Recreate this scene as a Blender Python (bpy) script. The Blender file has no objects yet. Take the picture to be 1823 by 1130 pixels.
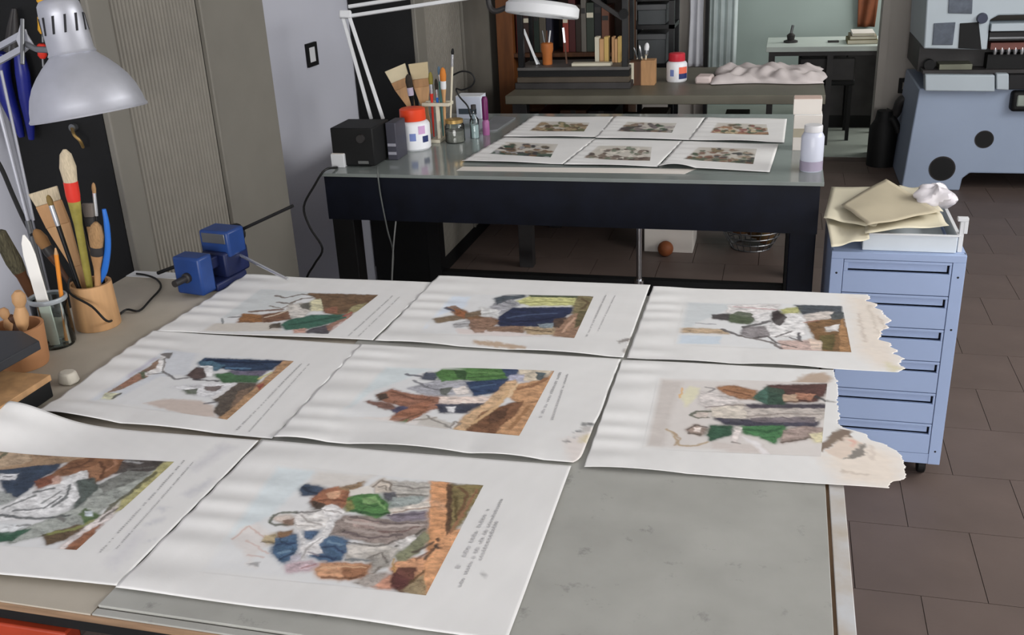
import bpy, math, random
import numpy as np
from mathutils import Vector, Matrix
random.seed(7)
S = bpy.context.scene
COL = S.collection

# ------------------------------------------------------------------ camera
F_PX, YAW, PITCH, ROLL = 1766.96, -0.273644, 0.387709, -0.050168
CX, CY = 911.5, 565.0
CAM = np.array([0.0, 0.0, 1.67])
FW = np.array([math.sin(YAW) * math.cos(PITCH), math.cos(YAW) * math.cos(PITCH), -math.sin(PITCH)])
_rt = np.array([math.cos(YAW), -math.sin(YAW), 0.0])
_up = np.cross(_rt, FW)
RT = _rt * math.cos(ROLL) + _up * math.sin(ROLL)
UP = -_rt * math.sin(ROLL) + _up * math.cos(ROLL)
cd = bpy.data.cameras.new('camera')
cam = bpy.data.objects.new('camera', cd)
COL.objects.link(cam)
M = Matrix(((RT[0], UP[0], -FW[0], CAM[0]), (RT[1], UP[1], -FW[1], CAM[1]), (RT[2], UP[2], -FW[2], CAM[2]), (0, 0, 0, 1)))
cam.matrix_world = M
cd.sensor_fit = 'HORIZONTAL'
cd.sensor_width = 36.0
cd.lens = F_PX / 1823.0 * 36.0
cd.clip_start = 0.02
cd.clip_end = 60
S.camera = cam

# ------------------------------------------------------------------ world, daylight, exposure
w = bpy.data.worlds.new('world')
S.world = w
w.use_nodes = True
w.node_tree.nodes['Background'].inputs[0].default_value = (0.62, 0.76, 1.0, 1)
w.node_tree.nodes['Background'].inputs[1].default_value = 1.0
S.view_settings.view_transform = 'Standard'
S.view_settings.look = 'None'
S.view_settings.exposure = 0.0
S.view_settings.gamma = 1.0
S.view_settings.use_curve_mapping = False

def window_light(name, loc, target, sx, sy, power, color):
    l = bpy.data.lights.new(name, 'AREA')
    l.shape = 'RECTANGLE'
    l.size, l.size_y = sx, sy
    l.energy = power
    l.color = color
    o = bpy.data.objects.new(name, l)
    COL.objects.link(o)
    o.location = loc
    o.rotation_euler = (Vector(target) - Vector(loc)).to_track_quat('-Z', 'Y').to_euler()
    return o
DAY = (1.0, 0.975, 0.945)
window_light('daylight_rear_window', (0.6, -5.15, 1.85), (0.6, 3.0, 1.3), 4.6, 1.6, 312, DAY)
window_light('daylight_side_window', (3.15, 3.0, 2.35), (0.0, 3.0, 0.9), 3.4, 0.9, 122, DAY)
window_light('far_room_fill', (1.9, 8.0, 1.9), (0.0, 8.3, 1.0), 1.2, 1.2, 40, DAY)  # area light added to brighten the far room; no window built there

# ------------------------------------------------------------------ pixel <-> place helpers
def _d(x, y):
    return FW + RT * (x - CX) / F_PX - UP * (y - CY) / F_PX
def Z(x, y, z):
    v = _d(x, y)
    return Vector(CAM + v * (z - CAM[2]) / v[2])
def YY(x, y, Y):
    v = _d(x, y)
    return Vector(CAM + v * Y / v[1])
def XX(x, y, X):
    v = _d(x, y)
    return Vector(CAM + v * X / v[0])
def DD(x, y, d):
    return Vector(CAM + _d(x, y) * d)

# ------------------------------------------------------------------ materials
def lin(c):
    return tuple((v / 255 / 12.92 if v / 255 <= 0.04045 else ((v / 255 + 0.055) / 1.055) ** 2.4) for v in c)
MATS = {}
def mat(name, col, rough=0.6, metal=0.0, var=0.12, scale=8.0, bump=0.0, bscale=60.0, spec=0.4, trans=0.0, ior=1.45, col2=None, stretch=None, coat=0.0):
    if name in MATS:
        return MATS[name]
    m = bpy.data.materials.new(name)
    m.use_nodes = True
    nt = m.node_tree
    b = nt.nodes['Principled BSDF']
    c = lin(col)
    b.inputs['Roughness'].default_value = rough
    b.inputs['Metallic'].default_value = metal
    b.inputs['Specular IOR Level'].default_value = spec
    b.inputs['Transmission Weight'].default_value = trans
    b.inputs['IOR'].default_value = ior
    b.inputs['Coat Weight'].default_value = coat
    tc = nt.nodes.new('ShaderNodeTexCoord')
    mp = nt.nodes.new('ShaderNodeMapping')
    nt.links.new(tc.outputs['Object'], mp.inputs['Vector'])
    if stretch:
        mp.inputs['Scale'].default_value = stretch
    n = nt.nodes.new('ShaderNodeTexNoise')
    n.inputs['Scale'].default_value = scale
    n.inputs['Detail'].default_value = 5
    nt.links.new(mp.outputs[0], n.inputs['Vector'])
    r = nt.nodes.new('ShaderNodeValToRGB')
    lo = lin(col2) if col2 else tuple(v * (1 - var) for v in c)
    hi = c if col2 else tuple(min(1, v * (1 + var)) for v in c)
    r.color_ramp.elements[0].position = 0.32
    r.color_ramp.elements[1].position = 0.68
    r.color_ramp.elements[0].color = (*lo, 1)
    r.color_ramp.elements[1].color = (*hi, 1)
    nt.links.new(n.outputs['Fac'], r.inputs[0])
    nt.links.new(r.outputs[0], b.inputs['Base Color'])
    if bump > 0:
        n2 = nt.nodes.new('ShaderNodeTexNoise')
        n2.inputs['Scale'].default_value = bscale
        n2.inputs['Detail'].default_value = 4
        nt.links.new(mp.outputs[0], n2.inputs['Vector'])
        bp = nt.nodes.new('ShaderNodeBump')
        bp.inputs['Strength'].default_value = bump
        bp.inputs['Distance'].default_value = 0.004
        nt.links.new(n2.outputs['Fac'], bp.inputs['Height'])
        nt.links.new(bp.outputs[0], b.inputs['Normal'])
    MATS[name] = m
    return m
def print_mat(name, rough=0.55):
    m = bpy.data.materials.new(name)
    m.use_nodes = True
    nt = m.node_tree
    b = nt.nodes['Principled BSDF']
    b.inputs['Roughness'].default_value = rough
    b.inputs['Specular IOR Level'].default_value = 0.25
    a = nt.nodes.new('ShaderNodeAttribute')
    a.attribute_name = 'ink'
    n = nt.nodes.new('ShaderNodeTexNoise')
    n.inputs['Scale'].default_value = 260
    tc = nt.nodes.new('ShaderNodeTexCoord')
    nt.links.new(tc.outputs['Object'], n.inputs['Vector'])
    bp = nt.nodes.new('ShaderNodeBump')
    bp.inputs['Strength'].default_value = 0.08
    bp.inputs['Distance'].default_value = 0.001
    nt.links.new(n.outputs['Fac'], bp.inputs['Height'])
    nt.links.new(bp.outputs[0], b.inputs['Normal'])
    nt.links.new(a.outputs['Color'], b.inputs['Base Color'])
    return m
def glass_mat(name, tint=(0.9, 0.95, 0.93), rough=0.05):
    m = bpy.data.materials.new(name)
    m.use_nodes = True
    nt = m.node_tree
    b = nt.nodes['Principled BSDF']
    nt.nodes.remove(b)
    g = nt.nodes.new('ShaderNodeBsdfGlossy')
    g.inputs['Roughness'].default_value = rough
    t = nt.nodes.new('ShaderNodeBsdfTransparent')
    t.inputs['Color'].default_value = (*tint, 1)
    f = nt.nodes.new('ShaderNodeFresnel')
    f.inputs['IOR'].default_value = 1.5
    mx = nt.nodes.new('ShaderNodeMixShader')
    nt.links.new(f.outputs[0], mx.inputs[0])
    nt.links.new(t.outputs[0], mx.inputs[1])
    nt.links.new(g.outputs[0], mx.inputs[2])
    nt.links.new(mx.outputs[0], nt.nodes['Material Output'].inputs['Surface'])
    return m

# ------------------------------------------------------------------ object helpers
ORG = {}
def tag(o, label=None, cat=None, group=None, kind=None):
    if label: o['label'] = label
    if cat: o['category'] = cat
    if group: o['group'] = group
    if kind: o['kind'] = kind
    return o
def thing(name, base, label, cat, group=None):
    o = bpy.data.objects.new(name, None)
    o.empty_display_size = 0.05
    COL.objects.link(o)
    o.location = base
    ORG[o.name] = Vector(base)
    return tag(o, label, cat, group)
class MB:
    def __init__(s):
        s.v, s.f = [], []
    def add(s, vs, fs):
        o = len(s.v)
        s.v += [Vector(p) for p in vs]
        s.f += [tuple(i + o for i in f) for f in fs]
        return s
    def box(s, x0, x1, y0, y1, z0, z1):
        return s.add([(x0, y0, z0), (x1, y0, z0), (x1, y1, z0), (x0, y1, z0), (x0, y0, z1), (x1, y0, z1), (x1, y1, z1), (x0, y1, z1)],
                     [(0, 3, 2, 1), (4, 5, 6, 7), (0, 1, 5, 4), (1, 2, 6, 5), (2, 3, 7, 6), (3, 0, 4, 7)])
    def obox(s, c, ax, ay, az, hx, hy, hz):
        c, ax, ay, az = Vector(c), Vector(ax).normalized(), Vector(ay).normalized(), Vector(az).normalized()
        vs = [c + ax * hx * i + ay * hy * j + az * hz * k for k in (-1, 1) for (i, j) in ((-1, -1), (1, -1), (1, 1), (-1, 1))]
        return s.add(vs, [(0, 3, 2, 1), (4, 5, 6, 7), (0, 1, 5, 4), (1, 2, 6, 5), (2, 3, 7, 6), (3, 0, 4, 7)])
    def bar(s, a, b, w, h=None, up=(0, 0, 1)):
        a, b = Vector(a), Vector(b)
        t = (b - a).normalized()
        side = t.cross(Vector(up))
        if side.length < 1e-4: side = t.cross(Vector((0, 1, 0)))
        side.normalize()
        n = side.cross(t)
        return s.obox((a + b) / 2, t, side, n, (b - a).length / 2, w / 2, (h or w) / 2)
    def prism(s, pts, d):
        """polygon (3-D points) extruded along vector d"""
        d = Vector(d)
        n = len(pts)
        vs = [Vector(p) for p in pts] + [Vector(p) + d for p in pts]
        fs = [tuple(range(n))[::-1], tuple(range(n, 2 * n))] + [(i, (i + 1) % n, n + (i + 1) % n, n + i) for i in range(n)]
        return s.add(vs, fs)
    def lathe(s, base, axis, prof, n=28, cap=True):
        """prof: list of (height along axis, radius)"""
        base, axis = Vector(base), Vector(axis).normalized()
        a = axis.orthogonal().normalized()
        b = axis.cross(a)
        vs, fs = [], []
        for h, r in prof:
            for i in range(n):
                t = 2 * math.pi * i / n
                vs.append(base + axis * h + (a * math.cos(t) + b * math.sin(t)) * r)
        for j in range(len(prof) - 1):
            for i in range(n):
                fs.append((j * n + i, j * n + (i + 1) % n, (j + 1) * n + (i + 1) % n, (j + 1) * n + i))
        if cap:
            fs.append(tuple(range(n))[::-1])
            fs.append(tuple(range((len(prof) - 1) * n, len(prof) * n)))
        return s.add(vs, fs)
    def tube(s, pts, r, n=8, smooth=0):
        pts = [Vector(p) for p in pts]
        if smooth:
            q = []
            for i in range(len(pts) - 1):
                p0, p1, p2, p3 = pts[max(i - 1, 0)], pts[i], pts[i + 1], pts[min(i + 2, len(pts) - 1)]
                for k in range(smooth):
                    t = k / smooth
                    q.append(0.5 * ((2 * p1) + (p2 - p0) * t + (2 * p0 - 5 * p1 + 4 * p2 - p3) * t * t + (3 * p1 - p0 - 3 * p2 + p3) * t ** 3))
            q.append(pts[-1])
            pts = q
        rs = r if isinstance(r, (list, tuple)) else [r] * len(pts)
        if len(rs) != len(pts):
            rs = list(np.interp(np.linspace(0, 1, len(pts)), np.linspace(0, 1, len(rs)), rs))
        vs, fs = [], []
        prev = None
        for i, p in enumerate(pts):
            t = (pts[min(i + 1, len(pts) - 1)] - pts[max(i - 1, 0)]).normalized()
            a = t.orthogonal().normalized() if prev is None else (prev - t * prev.dot(t)).normalized()
            prev = a
            b = t.cross(a)
            for k in range(n):
                q = 2 * math.pi * k / n
                vs.append(p + (a * math.cos(q) + b * math.sin(q)) * rs[i])
        for j in range(len(pts) - 1):
            for k in range(n):
                fs.append((j * n + k, j * n + (k + 1) % n, (j + 1) * n + (k + 1) % n, (j + 1) * n + k))
        fs.append(tuple(range(n))[::-1])
        fs.append(tuple(range((len(pts) - 1) * n, len(pts) * n)))
        return s.add(vs, fs)
    def build(s, name, m, parent=None, base=None, bevel=0.0, smooth=True, seg=2):
        if parent is not None:
            org = ORG[parent.name]
        else:
            if base is None:
                lo = [min(v[i] for v in s.v) for i in range(3)]
                hi = [max(v[i] for v in s.v) for i in range(3)]
                base = ((lo[0] + hi[0]) / 2, (lo[1] + hi[1]) / 2, lo[2])
            org = Vector(base)
        me = bpy.data.meshes.new(name)
        me.from_pydata([tuple(v - org) for v in s.v], [], s.f)
        me.materials.append(m)
        if smooth:
            me.shade_smooth()
            me.set_sharp_from_angle(angle=math.radians(38))
        o = bpy.data.objects.new(name, me)
        COL.objects.link(o)
        if parent is not None:
            o.parent = parent
        else:
            o.location = org
        ORG[o.name] = org
        if bevel > 0:
            md = o.modifiers.new('bevel', 'BEVEL')
            md.width = bevel
            md.segments = seg
            md.limit_method = 'ANGLE'
        return o
def solo(name, mb, m, label, cat, group=None, **k):
    return tag(mb.build(name, m, **k), label, cat, group)
def struct(name, mb, m, label=None, parent=None, **k):
    o = mb.build(name, m, parent, **k)
    if parent is None:
        tag(o, label, None, None, 'structure')
    return o

# ------------------------------------------------------------------ shared materials
m_floor = mat('floor_tile', (97, 84, 78), 0.5, var=0.12, scale=4, bump=0.05)
m_grout = mat('floor_grout', (84, 73, 68), 0.9)
m_wall = mat('wall_paint_cool', (190, 192, 202), 0.85, var=0.03, scale=2, bump=0.05)
m_wallgreen = mat('wall_paint_green', (168, 184, 180), 0.85, var=0.04, scale=2)
m_wallgrey = mat('wall_paint_grey', (168, 163, 156), 0.85, var=0.06, scale=2)
m_white = mat('white_paint', (214, 216, 218), 0.5, var=0.03)
m_ceiling = mat('ceiling_white', (232, 232, 230), 0.9, var=0.02)
m_black = mat('black_paint', (9, 10, 11), 0.65, var=0.2)
m_blackgloss = mat('black_gloss', (9, 10, 13), 0.35, var=0.2)
m_blacklit = mat('black_paint_blue_light', (12, 16, 28), 0.5, var=0.3, scale=12, spec=0.2)  # black paint with bluish light from the right put into its colour
m_tambour = mat('tambour_plastic', (130, 126, 117), 0.6, var=0.05, scale=20)
m_cabframe = mat('cabinet_frame', (116, 113, 105), 0.6, var=0.04)
m_lino = mat('grey_linoleum', (172, 172, 166), 0.5, var=0.1, scale=9, bump=0.05, col2=(158, 158, 152))
def add_specks(m, col, scale, lo, hi):
    nt = m.node_tree
    b = nt.nodes['Principled BSDF']
    src = b.inputs['Base Color'].links[0].from_socket
    n = nt.nodes.new('ShaderNodeTexNoise')
    n.inputs['Scale'].default_value = scale
    n.inputs['Detail'].default_value = 6
    n.inputs['Roughness'].default_value = 0.7
    tc = nt.nodes.new('ShaderNodeTexCoord')
    nt.links.new(tc.outputs['Object'], n.inputs['Vector'])
    r = nt.nodes.new('ShaderNodeMapRange')
    r.inputs['From Min'].default_value = lo
    r.inputs['From Max'].default_value = hi
    r.inputs['To Max'].default_value = 0.55
    nt.links.new(n.outputs['Fac'], r.inputs['Value'])
    mx = nt.nodes.new('ShaderNodeMix')
    mx.data_type = 'RGBA'
    nt.links.new(r.outputs[0], mx.inputs[0])
    nt.links.new(src, mx.inputs[6])
    mx.inputs[7].default_value = (*lin(col), 1)
    nt.links.new(mx.outputs[2], b.inputs['Base Color'])
add_specks(m_lino, (96, 98, 94), 22.0, 0.60, 0.72)
m_tabletop = mat('worn_beige_top', (182, 174, 160), 0.6, var=0.1, scale=6, col2=(164, 157, 143))
m_ply = mat('plywood_edge', (134, 108, 84), 0.7, var=0.25, scale=10, stretch=(1, 1, 14))
m_alu = mat('brushed_aluminium', (180, 182, 190), 0.42, metal=0.55, var=0.04, scale=30)
m_chrome = mat('chrome', (205, 207, 210), 0.2, metal=1.0, var=0.02)
m_steel = mat('dull_steel', (120, 122, 124), 0.4, metal=0.8)
m_wood = mat('light_wood', (182, 142, 100), 0.6, var=0.18, scale=7, stretch=(6, 6, 1))
m_woodtan = mat('tan_wood', (168, 128, 88), 0.6, var=0.2, scale=9, stretch=(5, 5, 1))
m_wooddark = mat('dark_wood', (78, 48, 28), 0.55, var=0.3, scale=6, stretch=(6, 6, 1))
m_cream = mat('cream_paint', (206, 200, 180), 0.5, var=0.05)
m_bristle = mat('pale_bristle', (190, 176, 150), 0.9, var=0.18, scale=60, stretch=(8, 8, 1))
m_bristledark = mat('dark_bristle', (52, 46, 40), 0.9, var=0.3, scale=60, stretch=(8, 8, 1))
m_bristletan = mat('tan_bristle', (150, 118, 82), 0.9, var=0.25, scale=60, stretch=(8, 8, 1))
m_ferrule = mat('nickel_ferrule', (215, 217, 220), 0.25, metal=0.9)
m_red = mat('red_plastic', (205, 52, 40), 0.4, var=0.05)
m_redlid = mat('orange_red_lid', (222, 70, 36), 0.4, var=0.05)
m_pinkred = mat('crimson_lid', (190, 46, 60), 0.4, var=0.05)
m_yellow = mat('yellow_plastic', (214, 160, 50), 0.4, var=0.05)
m_blueplastic = mat('blue_plastic', (40, 104, 190), 0.35, var=0.06)
m_bluedeep = mat('deep_blue_rubber', (22, 30, 110), 0.35, var=0.2)
m_bluevise = mat('blue_enamel', (32, 60, 116), 0.4, var=0.15, scale=14)
m_bluevised = mat('blue_enamel_shaded', (18, 28, 66), 0.5, var=0.3, scale=18)  # darker copy of the enamel, shade below the lit upper jaw in its colour
m_jarwhite = mat('white_plastic_jar', (226, 228, 232), 0.4, var=0.02)
m_labelblue = mat('label_blue', (116, 134, 190), 0.5, var=0.05)
m_labelnavy = mat('label_navy', (40, 52, 100), 0.5, var=0.05)
m_labelred = mat('label_orange_red', (226, 110, 84), 0.5, var=0.08)
m_labelgrey = mat('label_grey', (150, 152, 168), 0.5, var=0.1)
m_labelpink = mat('label_pink', (200, 160, 200), 0.5, var=0.1)
m_glass = glass_mat('clear_glass')
m_brass = mat('brass_lid', (190, 158, 100), 0.35, metal=0.8)
m_cable = mat('black_cable', (18, 18, 18), 0.5)
m_greycable = mat('grey_cable', (92, 96, 94), 0.5)
m_cabblue = mat('pale_blue_steel', (158, 176, 210), 0.45, var=0.04, scale=3)
m_cabblued = mat('pale_blue_steel_recess', (140, 156, 188), 0.5, var=0.04)
m_paperc = mat('cream_paper', (206, 199, 176), 0.7, var=0.06, scale=4)
m_papery = mat('yellowed_paper', (182, 172, 148), 0.7, var=0.08, scale=4)
m_card = mat('white_card', (222, 216, 208), 0.7, var=0.03)
m_machine = mat('machine_blue_grey', (148, 162, 184), 0.45, var=0.05, scale=2)
m_machinew = mat('machine_white', (176, 187, 194), 0.45, var=0.04, scale=2)
m_dark = mat('dark_metal', (46, 44, 44), 0.5, var=0.3)
m_glassgreen = mat('glass_tabletop', (124, 131, 128), 0.12, var=0.05, spec=0.6)
m_cloth = mat('white_cloth', (196, 188, 186), 0.9, var=0.06, scale=10, bump=0.3, bscale=25)
m_orange = mat('orange_red_lacquer', (158, 56, 30), 0.5, var=0.15)
m_clay = mat('tan_clay', (176, 126, 86), 0.7, var=0.12)
m_ink = mat('grey_print_ink', (184, 183, 183), 0.8, var=0.15)
m_bone = mat('white_bone', (232, 230, 224), 0.45, var=0.03)
m_slot = mat('dark_slot', (30, 30, 34), 0.7)
m_screen = mat('smoked_window', (78, 86, 98), 0.25, var=0.25, scale=20)

# ================================================================== THE ROOM
floor = struct('floor', MB().box(-1.9, 3.2, -5.2, 7.1, -0.1, -0.004), m_grout, 'brown grey tiled workshop floor', smooth=False)
tile_me = None
TW, TD = 0.32, 0.313
cnt = 0
for j in range(-2, 18):
    y0 = 2.263 + j * TD - TD
    for i in range(-1, 10):
        x0 = 0.415 + i * TW + (0.16 if j % 2 else 0.0)
        if x0 + TW > 2.3 and y0 < 5.8: continue
        if x0 + TW > 3.2 or y0 + TD > 7.1: continue
        if tile_me is None:
            t = MB().box(0.001, TW - 0.001, 0.001, TD - 0.001, -0.004, 0.0).build('tile', m_floor, None, base=(0, 0, 0), smooth=False)
            tile_me = t.data
            t.parent = floor
        else:
            t = bpy.data.objects.new('tile', tile_me)
            COL.objects.link(t)
            t.parent = floor
        t.location = Vector((x0, y0, 0.0)) - ORG['floor']
        cnt += 1
# tiles hidden from view or in the shade under the tables
m2 = MB()
for j in range(-23, 18):
    y0 = 2.263 + j * TD - TD
    for i in range(-8, 9):
        x0 = 0.415 + i * TW + (0.16 if j % 2 else 0.0)
        if x0 < -1.9 or x0 + TW > 3.2 or y0 < -5.2 or y0 + TD > 7.1: continue
        vis = (-1 <= i < 10 and j >= -2) and not (x0 + TW > 2.3 and y0 < 5.8)
        if not vis:
            m2.box(x0 + 0.0015, x0 + TW - 0.0015, y0 + 0.0015, y0 + TD - 0.0015, -0.004, 0.0)
o = m2.build('tile_field', m_floor, floor, smooth=False)
o['kind'] = 'stuff'
struct('floor_far_room', MB().box(-1.9, 3.2, 7.1, 9.0, -0.1, 0.0), mat('far_floor', (150, 158, 150), 0.5, var=0.08, scale=3), 'pale grey green floor of the room beyond', smooth=False)
struct('ceiling', MB().box(-2.0, 3.3, -5.3, 9.1, 3.0, 3.1), m_ceiling, 'plain white ceiling', smooth=False)
wl = struct('wall_left', MB().box(-2.0, -1.9, -5.3, 9.1, 0, 3.0), m_wall, 'cool grey painted left wall', smooth=False)
def holed_wall_y(name, y0, y1, x0, x1, hx0, hx1, hz0, hz1, m, label):
    return struct(name, MB().box(x0, hx0, y0, y1, 0, 3).box(hx1, x1, y0, y1, 0, 3).box(hx0, hx1, y0, y1, hz1, 3).box(hx0, hx1, y0, y1, 0, hz0) if hz0 > 0 else
                  MB().box(x0, hx0, y0, y1, 0, 3).box(hx1, x1, y0, y1, 0, 3).box(hx0, hx1, y0, y1, hz1, 3), m, label, smooth=False)
holed_wall_y('wall_rear', -5.3, -5.2, -1.9, 3.2, -1.7, 2.9, 1.05, 2.65, m_wall, 'painted wall with the window behind the camera')
struct('wall_right', MB().box(3.2, 3.3, -5.3, 1.3, 0, 3).box(3.2, 3.3, 4.7, 9.1, 0, 3).box(3.2, 3.3, 1.3, 4.7, 0, 1.9).box(3.2, 3.3, 1.3, 4.7, 2.8, 3), m_wall, 'painted right wall with a side window', smooth=False)
w1 = struct('window_1', MB().box(-1.7, 2.9, -5.27, -5.21, 1.05, 1.11).box(-1.7, 2.9, -5.27, -5.21, 2.59, 2.65).box(-1.7, -1.64, -5.27, -5.21, 1.11, 2.59).box(2.84, 2.9, -5.27, -5.21, 1.11, 2.59).box(0.57, 0.63, -5.27, -5.21, 1.11, 2.59), m_white, 'white framed window in the rear wall', smooth=False)
w2 = struct('window_2', MB().box(3.21, 3.27, 1.3, 4.7, 1.9, 1.96).box(3.21, 3.27, 1.3, 4.7, 2.74, 2.8).box(3.21, 3.27, 1.3, 1.36, 1.96, 2.74).box(3.21, 3.27, 4.64, 4.7, 1.96, 2.74).box(3.21, 3.27, 2.97, 3.03, 1.96, 2.74), m_white, 'white framed window in the right wall', smooth=False)
# partition with the opening to the far room
xo0, xo1 = YY(1257, 60, 7.1).x, YY(1564, 100, 7.1).x
struct('wall_partition', MB().box(-1.9, xo0, 7.1, 7.25, 0, 3).box(xo1, 3.2, 7.1, 7.25, 0, 3).box(xo0, xo1, 7.1, 7.25, 2.2, 3), m_wallgrey, 'grey partition wall with the opening to the far room', smooth=False)
struct('wall_far', MB().box(-1.9, 3.2, 9.0, 9.1, 0, 3), m_wallgreen, 'pale green wall of the far room', smooth=False)
struct('trim_1', MB().box(xo0 - 0.07, xo0, 7.07, 7.1, 0, 2.25).box(xo1, xo1 + 0.05, 7.085, 7.1, 0, 2.25), m_wallgrey, 'grey door casing of the opening', smooth=False)

# wall socket on the left wall
p = XX(553, 97, -1.9)
sw = thing('wall_switch', (-1.9, p.y, p.z), 'square black framed switch plate on the left wall', 'switch')
a = 0.047
fr = MB()
fr.box(-1.899, -1.889, p.y - a, p.y + a, p.z + a - 0.017, p.z + a).box(-1.899, -1.889, p.y - a, p.y + a, p.z - a, p.z - a + 0.017)
fr.box(-1.899, -1.889, p.y - a, p.y - a + 0.017, p.z - a + 0.017, p.z + a - 0.017).box(-1.899, -1.889, p.y + a - 0.017, p.y + a, p.z - a + 0.017, p.z + a - 0.017)
fr.build('frame', m_black, sw, smooth=False)
MB().box(-1.899, -1.893, p.y - a + 0.017, p.y + a - 0.017, p.z - a + 0.017, p.z + a - 0.017).build('rocker', m_white, sw, smooth=False)
p = YY(1612, 152, 7.1)
so = thing('wall_socket', (p.x, 7.1, p.z), 'small dark socket on the grey partition beside the machine', 'socket')
MB().box(p.x - 0.045, p.x + 0.045, 7.088, 7.099, p.z - 0.05, p.z + 0.05).build('plate', m_black, so, bevel=0.004)
MB().box(p.x - 0.02, p.x + 0.02, 7.084, 7.088, p.z - 0.022, p.z + 0.022).build('insert', m_wallgrey, so, smooth=False)

# ================================================================== TAMBOUR CABINETS ON THE LEFT WALL
def tambour(label, Xf, y0, y1, ya, yb, ztop, pitch, dark_side):
    t = thing('tambour_cabinet', ((-1.9 + Xf) / 2, (y0 + y1) / 2, 0), label, 'cabinet')
    MB().box(-1.895, Xf - 0.02, y0, y0 + 0.02, 0.08, ztop).build('side_panel', dark_side, t, smooth=False)
    MB().box(-1.895, Xf - 0.02, y1 - 0.02, y1, 0.08, ztop).build('side_panel', m_cabframe, t, smooth=False)
    MB().box(-1.895, -1.88, y0 + 0.02, y1 - 0.02, 0.08, ztop).build('back_panel', m_cabframe, t, smooth=False)
    MB().box(-1.88, Xf - 0.02, y0 + 0.02, y1 - 0.02, ztop - 0.02, ztop).build('top_panel', m_cabframe, t, smooth=False)
    MB().box(-1.89, Xf - 0.01, y0, y1, 0.0, 0.08).build('plinth', m_black, t, smooth=False)
    MB().box(Xf - 0.02, Xf, y0, ya, 0.08, ztop).build('door_frame', m_cabframe, t, bevel=0.004)
    MB().box(Xf - 0.02, Xf, yb + 0.012, y1, 0.08, ztop).build('door_frame', m_cabframe, t, bevel=0.004)
    MB().box(Xf - 0.012, Xf + 0.004, yb, yb + 0.012, 0.08, ztop).build('edge_trim', m_cabframe, t, bevel=0.003)
    n = int((yb - ya) / pitch)
    m = MB()
    ys = [ya + (yb - ya) * (k + q) / n for k in range(n) for q in (0, 0.25, 0.75)] + [yb]
    xs = [Xf - 0.016 + (0, 0.0065, 0.0065)[k % 3] for k in range(len(ys))]
    vs = [(x, y, z) for x, y in zip(xs, ys) for z in (0.08, ztop - 0.03)]
    m.add(vs, [(2 * i, 2 * i + 2, 2 * i + 3, 2 * i + 1) for i in range(len(ys) - 1)])
    m.build('tambour_door', m_tambour, t, smooth=False)
    return t
X1 = -1.6
tambour('ribbed grey tambour cabinet with black end panel behind the desk lamp', X1, 2.12, XX(508, 300, X1).y, XX(250, 300, X1).y, XX(400, 300, X1).y, 2.1, 0.0155, m_black)
X2 = -1.58
tambour('grey tambour cabinet with black end panel behind the magnifier lamp', X2, 4.3, 5.62, 4.42, 4.98, 2.1, 0.02, m_black)

# ================================================================== NEAR TABLE
zdr = YY(0, 1110, 0.856).z
nt_ = thing('work_table', (-0.72, 1.44, 0), 'large work table in front, grey linoleum surface, under the eight prints', 'table')
MB().box(-1.57, 0.12, 0.85, 2.06, 0.852, 0.864).build('tabletop', m_ply, nt_, bevel=0.002)
MB().box(-1.569, -0.817, 0.851, 2.02, 0.864, 0.8665).build('beige_surface', m_tabletop, nt_, smooth=False)
MB().box(-1.569, -0.817, 2.02, 2.059, 0.864, 0.868).build('edge_strip', m_white, nt_, smooth=False)
MB().box(-0.815, 0.0935, 0.865, 2.052, 0.864, 0.870).build('linoleum_sheet', m_lino, nt_, bevel=0.001)
MB().box(-0.815, 0.0935, 0.851, 0.863, 0.864, 0.867).build('edge_strip', m_lino, nt_, bevel=0.001)
MB().box(0.0985, 0.1195, 0.851, 2.052, 0.864, 0.8695).build('edge_strip', mat('chipped_white_edge', (200, 202, 204), 0.5, scale=18, col2=(184, 174, 160)), nt_, bevel=0.001)
MB().box(-0.80, 0.05, 0.865, 0.885, 0.70, 0.852).box(-1.5, -0.80, 0.865, 0.885, 0.822 if zdr > .825 else zdr + .002, 0.852).box(-1.5, 0.05, 2.0, 2.025, 0.70, 0.852).box(-1.5, -1.475, 0.885, 2.0, 0.70, 0.852).box(0.025, 0.05, 0.885, 2.0, 0.70, 0.852).build('apron', m_black, nt_, smooth=False)  # black rail over the drawer paints the shadow gap under the tabletop
for lx in (-1.473, -0.047):
    for ly in (0.887, 1.928):
        MB().box(lx, lx + 0.07, ly, ly + 0.07, 0, 0.852).build('leg', m_black, nt_, bevel=0.004)
drw = MB().box(-1.46, -0.87, 0.856, 0.884, 0.66, zdr).build('drawer', m_orange, nt_, bevel=0.003)
MB().lathe((-1.13, 0.856, 0.74), (0, -1, 0), [(0, .008), (.012, .008), (.016, .015), (.026, .012)], n=16).build('knob', m_dark, drw)

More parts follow.
